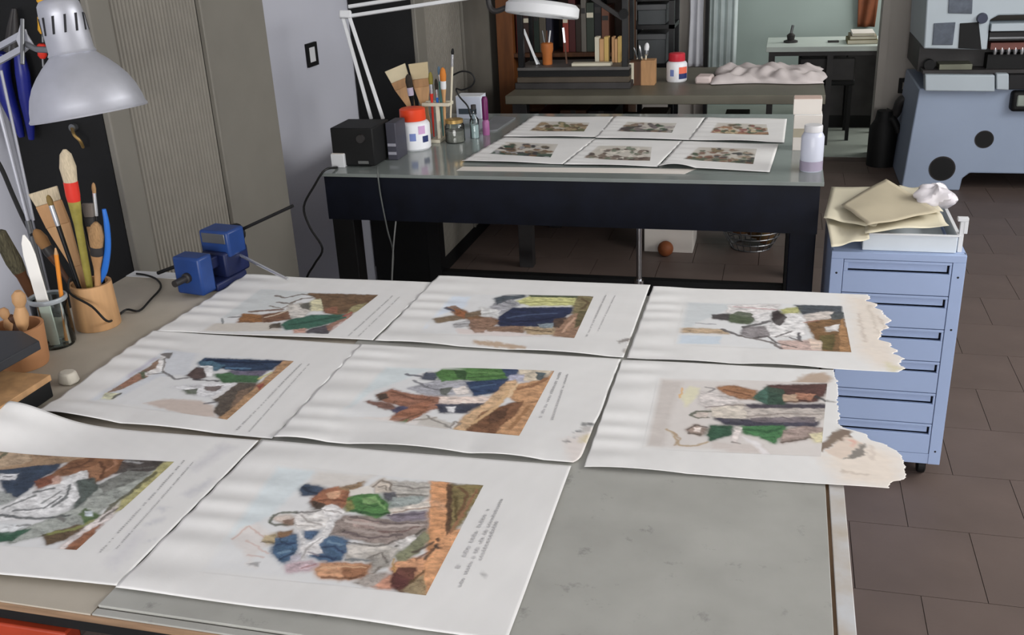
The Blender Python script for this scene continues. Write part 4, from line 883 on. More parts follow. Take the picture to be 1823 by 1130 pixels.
# --- clay pot with turned tool handles
cc = Z(44, 648, T)
cz = YY(60, 582, cc.y).z
cp = thing('clay_pot', (cc.x, cc.y, T), 'tan clay pot of tool handles behind the black plate', 'pot')
MB().lathe((cc.x, cc.y, T), (0, 0, 1), [(0, 0.046), (0.01, 0.049), (cz - T, 0.053), (cz - T, 0.047), (0.008, 0.042)], n=32).build('body', m_clay, cp)
MB().lathe((cc.x, cc.y, T + 0.008), (0, 0, 1), [(0, 0.041), (0.003, 0.041)], n=24).build('inner_floor', m_clay, cp)
for k, (x, y, dx, dy, mm, lab, rr) in enumerate([(32, 518, 0.02, -0.006, m_wood, 'pale turned wooden tool with bulbous end in the clay pot', .0125), (4, 548, -0.02, 0.015, m_woodtan, 'darker wooden tool handle at the left in the clay pot', .009), (17, 560, 0.0, 0.02, m_wooddark, 'short dark wooden tool handle in the clay pot', .008)]):
    a, b = Vector((cc.x + dx * 0.6, cc.y + dy * 0.6, T + 0.0125)), YY(x, y, cc.y + dy)
    ax = (b - a).normalized(); L = (b - a).length
    t = thing('wood_tool', a, lab, 'tool', 'tools in the clay pot')
    MB().lathe(a, ax, [(0, rr * .5), (L * .45, rr * .6), (L * .5, rr * .9), (L * .66, rr * 1.15), (L * .78, rr * .7)], n=16).build('handle', mm, t)
    MB().lathe(a + ax * L * .78, ax, [(0, rr * .7), (L * .07, rr * 1.05), (L * .16, rr * 1.05), (L * .22, rr * .5)], n=16).build('knob', mm, t)

# --- small press at the left edge
e = Z(87, 667, T + 0.045)
bx1 = e.x
by1, by0 = e.y, e.y - 0.3
pr = thing('book_press', (bx1 - 0.17, (by0 + by1) / 2, T), 'small press with black plate over a wooden board at the left edge', 'press')
MB().box(bx1 - 0.14, bx1, by0, by1, T, T + 0.033).build('base', m_black, pr, bevel=0.003)
MB().box(bx1 - 0.14, bx1 + 0.002, by0, by1 + 0.002, T + 0.033, T + 0.045).build('wooden_board', m_wood, pr, bevel=0.001)
zp = T + 0.098
q1, q2 = Z(70, 606, zp), Z(38, 588, zp)
MB().prism([(q1.x, q1.y, zp - 0.018), (q2.x, q2.y, zp - 0.018), (q2.x - 0.16, q2.y - 0.02, zp - 0.018), (q1.x - 0.2, q1.y - 0.24, zp - 0.018), (q1.x - 0.01, q1.y - 0.2, zp - 0.018)], (0, 0, 0.018)).build('upper_plate', mat('dull_black_iron', (44, 46, 50), 0.5, var=0.15), pr, bevel=0.002)
for (dx, dy) in ((-0.1, -0.03), (-0.1, -0.17)):
    MB().lathe((bx1 + dx, by1 + dy, T + 0.045), (0, 0, 1), [(0, 0.008), (zp - 0.018 - T - 0.045, 0.008)], n=12).build('post', m_steel, pr)
# --- pale stone
q = Z(112, 688, T)
st_ = MB()
r = random.Random(4)
pts = [(q.x + 0.024 * math.cos(t) * r.uniform(.8, 1.1), q.y + 0.02 + 0.022 * math.sin(t) * r.uniform(.8, 1.1)) for t in [k * 0.785 for k in range(8)]]
st_.add([(x, y, T) for x, y in pts] + [(q.x + (x - q.x) * .8, q.y + .02 + (y - q.y - .02) * .8, T + 0.022) for x, y in pts], [tuple(range(8))[::-1], tuple(range(8, 16))] + [(i, (i + 1) % 8, 8 + (i + 1) % 8, 8 + i) for i in range(8)])
solo('rubbing_block', st_, mat('pale_stone', (196, 190, 176), 0.8, var=0.08), 'small pale stone block beside the curled print', 'stone', bevel=0.004)

# --- desk lamp
AX = Vector(-UP * 0.96 + RT * 0.28)      # pointing down and out
K = 1.9 / F_PX
rim = DD(160, 203, 1.9)
_vr = (rim - Vector(CAM)).normalized()
AX = (AX - _vr * (AX.dot(_vr) + 0.0)).normalized()
AX = (AX + _vr * 0.03).normalized()
def along(px): return rim - AX * px * K
lamp = thing('desk_lamp', (-1.6, 1.75, 0.78), 'aluminium desk lamp with domed shade clamped at the left of the near table', 'lamp')
outer = [(0, 100), (3, 101), (8, 98), (20, 96), (40, 90), (58, 81), (74, 69), (88, 56), (98, 45), (104, 39)]
MB().lathe(rim, -AX, [(h * K, r_ * K) for h, r_ in outer] + [(h * K, (r_ - 2) * K) for h, r_ in outer[::-1]], n=56, cap=False).build('shade', m_alu, lamp)
hs = MB().lathe(along(103), -AX, [(0, 39 * K), (3 * K, 41 * K), (8 * K, 38 * K), (70 * K, 37 * K), (86 * K, 35 * K), (93 * K, 30 * K), (96 * K, 20 * K)], n=40).build('lamp_housing', m_alu, lamp)
fwd = -Vector(FW); fwd = (fwd - AX * fwd.dot(AX)).normalized()
sid = AX.cross(fwd)
for k in range(12):
    th = k * math.pi / 6 + 0.1
    dr = fwd * math.cos(th) + sid * math.sin(th)
    tg = AX.cross(dr)
    MB().obox(along(103 + 52) + dr * 37.2 * K, (AX * 0.97 + tg * 0.22), tg, dr, 15 * K, 1.9 * K, 1.2 * K).build('vent_slot', m_slot, hs)
bulb = MB().lathe(along(100), AX, [(0, 14 * K), (20 * K, 16 * K), (50 * K, 30 * K), (75 * K, 30 * K), (92 * K, 12 * K)], n=20)
bulb.build('bulb', m_white, lamp)
jt = DD(45, 78, 2.0)
el = DD(-24, 108, 2.05)
MB().tube([jt, DD(66, 88, 1.95), along(118) + sid * (-36 * K if (sid.dot(Vector(RT)) > 0) else 36 * K)], 0.006, n=8).build('head_bracket', m_steel, lamp)
for dy in (-13, 13):
    MB().bar(DD(46, 70 + dy, 2.0), DD(-30, 112 + dy, 2.05), 0.012, 0.006, up=FW).build('upper_arm', m_alu, lamp)
MB().prism([DD(36, 42, 1.995), DD(58, 78, 1.995), DD(38, 95, 1.995), DD(28, 70, 1.995)], Vector(FW) * 0.008).build('joint_plate', m_alu, lamp, bevel=0.001)
MB().lathe(DD(40, 34, 1.985), Vector(-UP), [(0, .004), (0.09, .0045)], n=10).build('joint_bolt', m_steel, lamp)
pb = Vector((-1.592, 1.75, 0.87)); pt = XX(50, 392, -1.592)
MB().tube([el, pt], 0.0045, n=8).tube([el + Vector(RT) * 0.03 - Vector(UP) * 0.02, pt + Vector(RT) * 0.012], 0.003, n=6).build('lower_arm', m_alu, lamp)
MB().tube([pt, (-1.592, pt.y, 0.80)], 0.007, n=10).build('pole', m_steel, lamp)
MB().box(-1.60, -1.555, pt.y - 0.015, pt.y + 0.015, 0.8665, 0.876).box(-1.60, -1.585, pt.y - 0.015, pt.y + 0.015, 0.79, 0.8665).box(-1.60, -1.555, pt.y - 0.015, pt.y + 0.015, 0.79, 0.80).build('clamp', m_dark, lamp)
MB().tube([DD(-30, 250, 2.2), DD(0, 295, 2.2), DD(22, 345, 2.2), DD(40, 385, 2.2), DD(58, 420, 2.2)], 0.005, n=8, smooth=5).build('cord', m_cable, lamp)

# --- black cable on the table
cb = [(150, 440, -0.052), (153, 500, -0.055), (163, 545, -0.058), (190, 571, -0.055)]
pts = [Vector((pc.x - .012, pc.y - .01, T + .05)), Vector((pc.x - .014, pc.y - .034, pz + .022)), Vector((pc.x - .012, pc.y - .052, pz - .005))] + [YY(x, y, PY + d_) for x, y, d_ in cb[2:]] + [Z(x, y, T + 0.005) for x, y in ((205, 566), (225, 551), (248, 553), (268, 533), (286, 512), (280, 498), (262, 490), (243, 487))]
solo('power_cable', MB().tube(pts, 0.0026, n=8, smooth=5), m_cable, 'thin black cable looping in front of the wooden pot', 'cable')

# --- tools hung on the black end of the cabinet
HY = 2.112
def hang(x, y, d_=0.0): return YY(x, y, HY - d_)
for (x0, y0, x1, y1, mm, lab) in ((75, 28, 76, 60, m_yellow, 'yellow handled screwdriver hanging on the black cabinet end'), (74, 78, 76, 104, m_red, 'red handled screwdriver hanging below the yellow one'), (72, -20, 74, 8, m_yellow, 'second yellow screwdriver at the very top of the black cabinet end')):
    a, b = hang(x0, y0, 0.014), hang(x1, y1, 0.014)
    t = thing('screwdriver', b, lab, 'screwdriver', 'screwdrivers on the black cabinet end')
    ax = (b - a).normalized(); L = (b - a).length
    MB().lathe(a, ax, [(0, .007), (.004, .011), (L * .5, .0105), (L * .8, .011), (L, .006)], n=10).build('handle', mm, t)
    MB().lathe(b, ax, [(0, .003), (.02, .003)], n=8).build('shaft', m_steel, t)
t = thing('pliers', hang(30, 120, 0.01), 'blue handled pliers hanging on the black cabinet end beside the lamp', 'pliers')
MB().tube([hang(8, 95, .02), hang(4, 130, .022), hang(14, 175, .022), hang(28, 212, .022), hang(39, 244, .022)], [.014, .021, .02, .015, .007], n=12, smooth=5).build('handle', m_bluedeep, t)
MB().tube([hang(34, 95, .02), hang(40, 130, .022), hang(46, 175, .022), hang(52, 212, .022), hang(56, 248, .022)], [.012, .017, .016, .012, .007], n=12, smooth=5).build('handle', m_bluedeep, t)
MB().lathe(hang(21, 90, .03), (0, 1, 0), [(0, .012), (.016, .012)], n=16).build('pivot', m_steel, t)
MB().tube([hang(16, 92, .02), hang(20, 50, .02), hang(24, 15, .02)], [.012, .01, .004], n=10).tube([hang(26, 92, .02), hang(28, 50, .02), hang(27, 15, .02)], [.012, .01, .004], n=10).build('jaw', m_dark, t)
t = thing('hook', hang(140, 245, 0.0), 'small brass hook on the black cabinet end below the lamp shade', 'hook')
MB().tube([hang(128, 228, 0), hang(132, 240, .03), hang(142, 250, .03), hang(148, 262, .012)], .004, n=8, smooth=4).build('wire', m_brass, t)
MB().lathe(hang(128, 228, 0.004), (0, 1, 0), [(0, .01), (.0125, .01)], n=14).build('plate', m_steel, t)

# --- bench vise at the far left corner of the near table
vb = Z(382, 508, T)
VA = (Z(330, 505, T + .04) - Z(430, 455, T + .04)); VA.z = 0
VA.normalize()                           # axis of the screw: from fixed jaw towards the movable jaw
VN = Vector((-VA.y, VA.x, 0))
if VN.x < 0: VN = -VN
UZ = Vector((0, 0, 1))
vs_ = thing('bench_vise', (vb.x, vb.y, T), 'blue bench vise at the far left corner of the near table', 'vise')
c0 = Vector((vb.x, vb.y, T))
def vp(a, n, z): return c0 + VA * a + VN * n + UZ * z
MB().obox(vp(-0.02, 0, 0.01), VA, VN, UZ, 0.055, 0.042, 0.01).build('base_plate', m_bluevised, vs_, bevel=0.004)
MB().obox(vp(-0.055, 0, 0.048), VA, VN, UZ, 0.044, 0.036, 0.032).build('body', m_bluevised, vs_, bevel=0.006)
MB().obox(vp(-0.055, 0, 0.098), VA, VN, UZ, 0.032, 0.043, 0.032).build('fixed_jaw', m_bluevise, vs_, bevel=0.006)
MB().obox(vp(0.01, 0, 0.06), VA, VN, UZ, 0.06, 0.014, 0.014).build('slide', m_bluevised, vs_, bevel=0.003)
MB().obox(vp(0.06, 0, 0.052), VA, VN, UZ, 0.024, 0.039, 0.046).build('movable_jaw', m_bluevise, vs_, bevel=0.006)
MB().obox(vp(-0.024, 0, 0.112), VA, VN, UZ, 0.003, 0.034, 0.012).build('jaw_plate', m_steel, vs_, bevel=0.001)
MB().obox(vp(0.035, 0, 0.085), VA, VN, UZ, 0.003, 0.032, 0.01).build('jaw_plate', m_steel, vs_, bevel=0.001)
MB().lathe(vp(0.08, 0, 0.05), VA, [(0, .012), (.012, .012), (.014, .008), (.05, .008)], n=16).build('screw', m_dark, vs_)
MB().tube([YY(281, 486, vb.y - .03), YY(345, 462, vb.y - .03)], .0045, n=8).build('handle_bar', m_black, vs_)
MB().lathe(vp(-0.085, 0, 0.1), -VA, [(0, .02), (.01, .025), (.03, .023), (.038, .012)], n=16).build('rear_hub', m_black, vs_)
MB().tube([vp(-0.1, 0.0, 0.102), YY(522, 366, vb.y + 0.12)], .004, n=8).build('rear_bar', m_black, vs_)
MB().tube([vp(-0.07, 0.02, 0.062), YY(512, 497, vb.y + 0.02)], .004, n=8).build('lever', m_ferrule, vs_)

# ================================================================== FAR TABLE
ft = thing('glass_topped_table', (-0.69, 3.57, 0), 'black framed far table with grey green glass top and six prints', 'table')
FX0, FX1, FY0, FY1 = -1.52, 0.14, 3.06, 4.12
MB().box(FX0, FX1, FY0, FY1, TF - 0.012, TF).build('glass_top', m_glassgreen, ft, bevel=0.001)
zt = TF - 0.012
MB().box(FX0 + 0.01, FX1 - 0.01, FY0 + 0.012, FY0 + 0.032, zt - 0.155, zt).build('front_apron', m_blacklit, ft, smooth=False)
MB().box(FX0 + 0.01, FX1 - 0.01, FY1 - 0.032, FY1 - 0.012, zt - 0.1, zt).build('back_apron', m_black, ft, smooth=False)
for x in (FX0 + 0.01, FX1 - 0.03):
    MB().box(x, x + 0.02, FY0 + 0.032, FY1 - 0.032, zt - 0.155, zt).build('side_apron', m_black, ft, smooth=False)
for x, mm in ((FX0 + 0.012, m_black), (FX1 - 0.092, m_blacklit)):
    MB().box(x, x + 0.08, FY0 + 0.033, FY0 + 0.105, 0, zt).build('leg', mm, ft, bevel=0.003)
    MB().box(x, x + 0.06, FY1 - 0.1, FY1 - 0.033, 0, zt).build('leg', m_black, ft, bevel=0.003)
MB().box(FX0 + 0.06, FX1 - 0.06, FY1 - 0.09, FY1 - 0.05, 0.12, 0.17).build('stretcher', m_black, ft, smooth=False)
# loose papers under the far prints
def loose(name, px, z, label, m=m_card, cat='paper', th=0.0006, plane=0.872):
    pts = [Z(x, y, plane) for x, y in px]
    return solo(name, MB().prism([(v.x, v.y, z) for v in pts], (0, 0, th)), m, label, cat, smooth=False)
loose('blank_sheet', [(824, 296), (1240, 300), (1218, 309), (812, 303)], 0.8706, 'blank white sheet along the front edge of the far table')
loose('grey_sheet', [(1236, 297), (1330, 300), (1366, 308), (1222, 309)], 0.8704, 'grey sheet peeping out at the front of the far table', mat('grey_paper', (120, 128, 124), 0.7))

def zat(x, y, p): return YY(x, y, p.y).z
# power supply with lamp clamp
q = Z(632, 297, TF)
t = thing('power_supply', (q.x, q.y + .09, TF), 'black metal power supply box at the left end of the far table', 'power supply')
zs = zat(620, 228, q)
xa, xb = YY(594, 290, q.y).x, YY(668, 290, q.y).x
MB().box(xa, xb, q.y, q.y + 0.16, TF + 0.004, zs).build('case', m_black, t, bevel=0.004)
for k in range(4):
    MB().lathe((xa + 0.02 + (k % 2) * (xb - xa - 0.04), q.y + 0.02 + (k // 2) * 0.12, TF), (0, 0, 1), [(0, .007), (.004, .007)], n=10).build('foot', m_dark, t)
MB().lathe((xa + (xb - xa) * .72, q.y + 0.001, TF + 0.1), (0, -1, 0), [(0, .016), (.012, .014)], n=20).build('knob', m_dark, t)
MB().box(xa + (xb - xa) * .6, xa + (xb - xa) * .85, q.y - 0.002, q.y + 0.001, TF + 0.012, TF + 0.022).build('terminal', m_chrome, t, smooth=False)
q2 = Z(675, 292, TF)
xa2, xb2 = xb + 0.006, YY(697, 280, q2.y).x
t = thing('dark_charger', (xa2 + .03, q2.y + .13, TF), 'dark grey charger with pale stripes beside the black power supply', 'charger')
MB().box(xa2, xb2, q2.y + .06, q2.y + 0.16, TF, zat(675, 215, q2) - 0.02).build('case', mat('charcoal', (62, 62, 72), 0.5), t, bevel=0.003)
for zz in (0.02, 0.05):
    MB().box(xa2 + 0.004, xb2 - 0.004, q2.y + 0.057, q2.y + 0.06, TF + zz, TF + zz + 0.01).build('stripe', mat('pale_stripe', (150, 150, 160), 0.5), t, smooth=False)
for (x0, x1, yb, yt, lab, dd) in ((565, 594, 287, 262, 'small white carton at the far left corner of the far table', .05), (598, 621, 294, 275, 'smaller white adapter beside the black power supply', .03)):
    q = Z((x0 + x1) / 2, yb, TF)
    a_, b_ = YY(x0, yb, q.y).x, YY(x1, yb, q.y).x
    a_ = max(a_, FX0 + .002)
    if dd == .03:
        q.y -= 0.035
    t = thing('small_carton', ((a_ + b_) / 2, q.y + dd / 2, TF), lab, 'box')
    zz = zat((x0 + x1) / 2, yt, q)
    MB().box(a_, b_, q.y, q.y + dd, TF, zz).build('body', m_white, t, bevel=0.002)
    MB().box(a_ + .002, b_ - .002, q.y + .002, q.y + dd - .002, zz, zz + .0015).build('lid', m_card, t, smooth=False)

# magnifier lamp
q = Z(668, 285, TF)
by = q.y + 0.28
b1, b2 = YY(661, 212, by), YY(682, 212, by)
ml = thing('magnifier_lamp', (b1.x, by, TF), 'white magnifier lamp with long double arm over the far table', 'lamp')
MB().lathe((b1.x + .015, by, TF), (0, 0, 1), [(0, .045), (.012, .045), (.02, .02), (b1.z - TF - .03, .018)], n=20).build('base_post', m_black, ml)
kn = YY(677, 228, by - 0.03)
MB().lathe(kn, (0, -1, 0), [(0, .026), (.016, .024), (.018, .018)], n=20).build('tension_knob', mat('yellow_green_plastic', (176, 176, 70), 0.4), ml)
MB().lathe(kn + Vector((0, -0.018, 0)), (0, -1, 0), [(0, .01), (.006, .01)], n=12).build('bolt', m_black, ml)
e1, e2 = YY(608, 22, by), YY(622, 30, by)
for a, b in ((b1, e1), (b2, e2)):
    MB().bar(a, b, 0.014, 0.010, up=FW).build('lower_arm', m_white, ml, bevel=0.002)
MB().obox((e1 + e2) / 2, RT, UP, FW, .022, .014, .012).build('elbow', m_white, ml, bevel=0.004)
h0 = YY(885, -14, by + .1)
for dy in (0, 17):
    MB().bar(YY(620, 12 + dy, by), YY(870, -26 + dy, by + .1), 0.013, 0.010, up=FW).build('upper_arm', m_white, ml, bevel=0.002)
hk = YY(866, 10, by + .1)
MB().tube([YY(868, -10, by + .1), YY(872, 12, by + .1), YY(882, 20, by + .1), YY(900, 14, by + .1)], .01, n=10, smooth=4).build('head_joint', m_dark, ml)
hl_, hr_ = YY(902, 10, by + .1), YY(1030, 24, by + .1)
hc = (hl_ + hr_) / 2
hR = (hr_ - hl_).length / 2
axh = Vector(UP) + Vector(RT) * 0.10
_vr = (hc - Vector(CAM)).normalized()
axh = (axh - _vr * axh.dot(_vr)).normalized()
axh = (axh + _vr * 0.05).normalized()
MB().lathe(hc - axh * .022, axh, [(0, hR * .97), (.004, hR), (.034, hR), (.046, hR * .9), (.05, hR * .62), (.03, hR * .6), (0, hR * .6)], n=48, cap=False).build('lamp_head', m_white, ml)
MB().lathe(hc - axh * .01, axh, [(0, hR * .605), (.004, hR * .605)], n=32).build('lens', m_glass, ml)

# paste jars
def paste_jar(label, px0, px1, yb, yl, yt, surf, lid, panels):
    q = Z((px0 + px1) / 2, yb, surf)
    R_ = (YY(px1, yb, q.y).x - YY(px0, yb, q.y).x) / 2
    c = (q.x, q.y + R_, surf)
    hb = zat((px0 + px1) / 2, yl, Vector((0, q.y + R_, 0))) - surf
    ht = zat((px0 + px1) / 2, yt, Vector((0, q.y + R_, 0))) - surf
    t = thing('paste_jar', c, label, 'jar')
    MB().lathe(c, (0, 0, 1), [(0, R_ * .92), (.006, R_), (hb * .86, R_), (hb * .95, R_ * .9), (hb, R_ * .72)], n=40).build('body', m_jarwhite, t)
    MB().lathe((c[0], c[1], surf + hb), (0, 0, 1), [(0, R_ * .78), (.003, R_ * .8), (ht - hb - .003, R_ * .78), (ht - hb, R_ * .7)], n=32).build('lid', lid, t)
    for (a0, a1, z0, z1, mm, nm) in panels:
        m = MB()
        n = 8
        ang = [math.radians(a0 + (a1 - a0) * k / n) for k in range(n + 1)]
        vs = [(c[0] + (R_ + .0008) * math.sin(a), c[1] - (R_ + .0008) * math.cos(a), surf + hb * zz) for a in ang for zz in (z0, z1)]
        m.add(vs, [(2 * k, 2 * k + 2, 2 * k + 3, 2 * k + 1) for k in range(n)])
        m.build(nm, mm, t)
    return t
marks = [(-52, -30, .60 - .09 * k, .63 - .09 * k, m_labelgrey, 'printed_mark') for k in range(5)] + [(-46 + 5 * k, -38 + 5 * k, .28 + .08 * k, .34 + .08 * k, m_labelgrey, 'printed_mark') for k in range(3)]
paste_jar('white paste jar with orange red lid and blue label square on the far table', 702, 757, 270, 213, 192, TF, m_redlid, [(4, 26, .36, .62, m_labelblue, 'label'), (36, 62, .58, .86, m_labelpink, 'label'), (50, 76, .28, .5, m_labelnavy, 'label')] + marks)

# brush rack with brushes
q = Z(786, 254, TF)
t = thing('brush_rack', (q.x, q.y, TF), 'cream wooden brush rack behind the paste jar on the far table', 'rack')
RY = q.y + .02
xr0, xr1 = YY(752, 190, RY).x, YY(800, 190, RY).x
xm = YY(781, 220, RY).x
zr = YY(780, 189, RY).z
MB().box(xm - .03, xm + .01, RY - .03, RY + .05, TF, TF + .012).build('foot', m_cream, t, bevel=.002)
MB().box(xm - .006, xm + .006, RY - .006, RY + .006, TF + .012, zr).build('post', m_cream, t, bevel=.001)
MB().box(xr0, xr1, RY - .006, RY + .006, zr, zr + .012).box(xr0, xr1, RY + .04, RY + .052, zr, zr + .012).build('rail', m_cream, t, bevel=.001)
MB().box(xr0 + .0, xr0 + .01, RY + .006, RY + .04, zr, zr + .01).box(xr1 - .01, xr1, RY + .006, RY + .04, zr, zr + .01).build('cross_rail', m_cream, t, bevel=.001)
MB().box(xm - .006, xm + .006, RY + .04, RY + .052, TF, zr).build('post', m_cream, t, bevel=.001)
G2 = 'brushes in the cream rack'
def rb(label, fx, fdy, tx, ty, **k):
    brush(label, (YY(fx, 230, RY).x, RY + fdy, TF + .014), YY(tx, ty, RY + fdy), 'brush', G2, **k)
rb('wide pale hake brush leaning left in the cream rack', 744, .056, 703, 120, flat=(.085, .009), hr=.012, fl=.03, bl=.05, ferr=m_woodtan, bristle=mat('ivory_bristle', (206, 194, 164), .9, var=.1))
rb('upright wide pale hake brush at the top of the cream rack', 752, .07, 744, 112, flat=(.075, .009), hr=.012, fl=.03, bl=.06, ferr=m_woodtan, bristle=mat('ivory_bristle2', (196, 180, 146), .9, var=.1))
rb('round dark bristle brush in front of the hake brushes', 738, .024, 726, 132, hand=m_blackgloss, hr=.005, fl=.03, bl=.05, fr=.012, bristle=m_bristledark, ferr=mat('lilac_ferrule', (190, 180, 200), .4))
rb('olive tipped brush right of the hake brushes', 768, .022, 766, 128, hand=m_red, hr=.004, fl=.035, bl=.045, fr=.008, bristle=mat('olive_bristle2', (138, 128, 62), .9))
rb('slim blue ringed brush in the cream rack', 777, .03, 776, 140, hand=m_blueplastic, hr=.004, fl=.03, bl=.04, fr=.006, bristle=m_bristledark)
rb('orange tipped round brush with white ferrule in the cream rack', 789, .02, 788, 120, hand=m_wood, hr=.005, fl=.03, bl=.05, fr=.011, bristle=mat('orange_bristle', (196, 120, 52), .9, var=.2), ferr=m_white)
rb('tall thin black tipped brush at the right of the cream rack', 796, .028, 806, 86, hand=m_cream, hr=.0035, fl=.045, bl=.022, fr=.005, bristle=m_black)
rb('teal handled brush in the cream rack', 783, .034, 781, 118, hand=mat('teal_handle', (70, 110, 104), .4), hr=.0045, fl=.025, bl=.03, fr=.0055, bristle=mat('blue_bristle', (86, 110, 130), .9))

# glass jar with brass lid
q = Z(806, 256, TF)
t = thing('lidded_glass_jar', (q.x, q.y + .035, TF), 'glass jar with brass lid on the far table beside the brush rack', 'jar')
hz = zat(806, 218, Vector((0, q.y + .035, 0))) - TF
MB().lathe((q.x, q.y + .035, TF), (0, 0, 1), [(0, .034), (.004, .038), (hz * .85, .038), (hz, .032)], n=28, cap=False).build('body', m_glass, t)
MB().lathe((q.x, q.y + .035, TF + .001), (0, 0, 1), [(0, .034), (hz * .6, .034)], n=24).build('contents', mat('grey_contents', (120, 118, 112), .7, var=.25, scale=40), t)
MB().lathe((q.x, q.y + .035, TF + hz), (0, 0, 1), [(0, .034), (.012, .034), (.014, .03)], n=28).build('lid', m_brass, t)
# glass bottle with clear stem
q = Z(846, 245, TF)
t = thing('glass_vial', (q.x, q.y, TF), 'slim clear vial standing right of the brass lidded jar', 'vial')
MB().lathe((q.x, q.y, TF), (0, 0, 1), [(0, .018), (.07, .018), (.085, .008), (.11, .008)], n=20, cap=False).build('body', glass_mat('vial_glass', (.75, .82, .82)), t)
MB().lathe((q.x, q.y, TF + .001), (0, 0, 1), [(0, .016), (.05, .016)], n=18).build('liquid', mat('pale_liquid', (196, 206, 206), .2), t)
MB().lathe((q.x, q.y, TF + .11), (0, 0, 1), [(0, .01), (.016, .01)], n=16).build('cap', m_dark, t)
# white carton and purple marker
q = Z(842, 222, TF)
q.y += .12
xa, xb = YY(812, 190, q.y).x, YY(856, 190, q.y).x
t = thing('white_carton', ((xa + xb) / 2, q.y + .04, TF), 'white carton on the far table beside the purple bottle', 'box')
zc = YY(840, 172, q.y).z
MB().box(xa, xb, q.y, q.y + .08, TF, zc).build('body', mat('blue_white_card', (206, 212, 226), .6, var=.04), t, bevel=.001)
MB().box(xa, xb, q.y + .001, q.y + .079, zc, zc + .002).build('lid_flap', m_white, t, smooth=False)
MB().box(xa + .01, xb - .02, q.y - .001, q.y, TF + .02, zc - .05).build('label', mat('label_dark', (64, 74, 84), .6), t, smooth=False)
q = Z(866, 240, TF)
t = thing('purple_bottle', (q.x, q.y, TF), 'small purple bottle beside the white carton on the far table', 'bottle')
zc = zat(862, 172, q)
MB().lathe((q.x, q.y, TF), (0, 0, 1), [(0, .013), (.003, .014), (.05, .014), (.06, .009)], n=20).build('body', mat('pink_plastic', (150, 90, 136), .4), t)
MB().lathe((q.x, q.y, TF + .06), (0, 0, 1), [(0, .012), (zc - TF - .07, .012), (zc - TF - .06, .008)], n=18).build('cap', mat('purple_plastic', (96, 16, 78), .4), t)
# dark cable loop and grey board behind
q = Z(812, 240, TF)
qy = q.y + .2
solo('cable_coil', MB().tube([YY(x, y, qy) for x, y in ((806, 134), (822, 127), (838, 130), (845, 142), (838, 154), (822, 160), (812, 158), (818, 172), (832, 188), (836, 200), (838, 208))] + [Z(842, 214, TF + .004)], .0035, n=8, smooth=5), m_cable, 'black cable looping up behind the brushes on the far table', 'cable')
loose('grey_board', [(852, 236), (885, 232), (918, 210), (880, 208)], TF, 'grey board lying at the back left of the far table', mat('grey_board', (112, 114, 116), .6), 'board', .006, .872)

# cartons and bottle at the right end of the far table
q = Z(1440, 268, TF)
xa, xb = YY(1412, 240, q.y).x, YY(1466, 240, q.y).x
xb = min(xb, FX1 - .002)
z1, z2 = zat(1440, 205, q), zat(1440, 177, q)
t = thing('carton', ((xa + xb) / 2, q.y + .04, TF), 'tall cream carton at the right end of the far table', 'box', 'cartons at the right end of the far table')
MB().box(xa, xb, q.y, q.y + .08, TF, z1).build('body', m_card, t, bevel=.001)
MB().box(xa, xa + (xb - xa) * .55, q.y - .001, q.y, TF + .045, TF + .075).build('label', mat('beige_label', (176, 168, 148), .6), t, smooth=False)
MB().box(xa + .002, xb - .002, q.y + .002, q.y + .078, z1, z1 + .0015).build('lid_flap', m_white, t, smooth=False)
t = thing('carton', ((xa + xb) / 2, q.y + .04, z1 + .0015), 'small cream carton on top of the tall carton', 'box', 'cartons at the right end of the far table')
MB().box(xa - .004, xb - .004, q.y + .003, q.y + .075, z1 + .0015, z2).build('body', m_card, t, bevel=.001)
MB().box(xa - .002, xb - .006, q.y + .005, q.y + .073, z2, z2 + .0015).build('lid_flap', mat('tan_flap', (196, 172, 160), .6), t, smooth=False)
q = Z(1454, 308, TF)
R_ = .035
c = (min(q.x, FX1 - R_ - .002), q.y + R_, TF)
hz = zat(1456, 222, Vector((0, c[1], 0))) - TF
t = thing('plastic_bottle', c, 'translucent plastic bottle at the front right corner of the far table', 'bottle')
MB().lathe(c, (0, 0, 1), [(0, .032), (.004, R_), (hz * .75, R_), (hz * .84, R_ * .8), (hz * .86, R_ * .72)], n=32).build('body', mat('milky_plastic', (196, 200, 214), .3, var=.03), t)
MB().lathe((c[0], c[1], TF + hz * .86), (0, 0, 1), [(0, R_ * .8), (hz * .12, R_ * .8), (hz * .14, R_ * .74)], n=28).build('cap', mat('milky_cap', (206, 206, 208), .4), t)
MB().lathe((c[0], c[1], TF + .004), (0, 0, 1), [(0, R_ + .0004), (.03, R_ + .0004)], n=32, cap=False).build('liquid_level', mat('lilac_liquid', (150, 142, 160), .3), t)

# cables hanging at the front left of the far table
G3 = None
yc = FY0 - .006
solo('hanging_cable', MB().tube([Z(600, 298, TF + .004), YY(578, 303, yc), YY(560, 330, yc - .01), YY(541, 368, yc - .02), YY(552, 405, yc - .02), YY(574, 442, yc - .02), YY(560, 470, yc - .02), YY(545, 500, yc - .02), YY(545, 560, yc - .02)], .004, n=8, smooth=5), m_cable, 'black cable bowing out left of the far table leg', 'cable')
solo('hanging_cable', MB().tube([Z(672, 296, TF + .004), YY(672, 306, yc), YY(678, 350, yc), YY(690, 410, yc), YY(700, 450, yc), YY(698, 500, yc), YY(698, 560, yc)], .0026, n=8, smooth=5), m_greycable, 'thin grey cable hanging down the front of the far table', 'cable')
solo('hanging_cable', MB().tube([YY(705, 392, FY0 + .02 + .0), YY(702, 420, FY0 - .006), YY(699, 460, FY0 - .012), YY(697, 520, FY0 - .012)], .0028, n=8, smooth=5), mat('pale_cable', (130, 132, 130), .5), 'short pale cable beside the thin grey cable under the far table', 'cable')
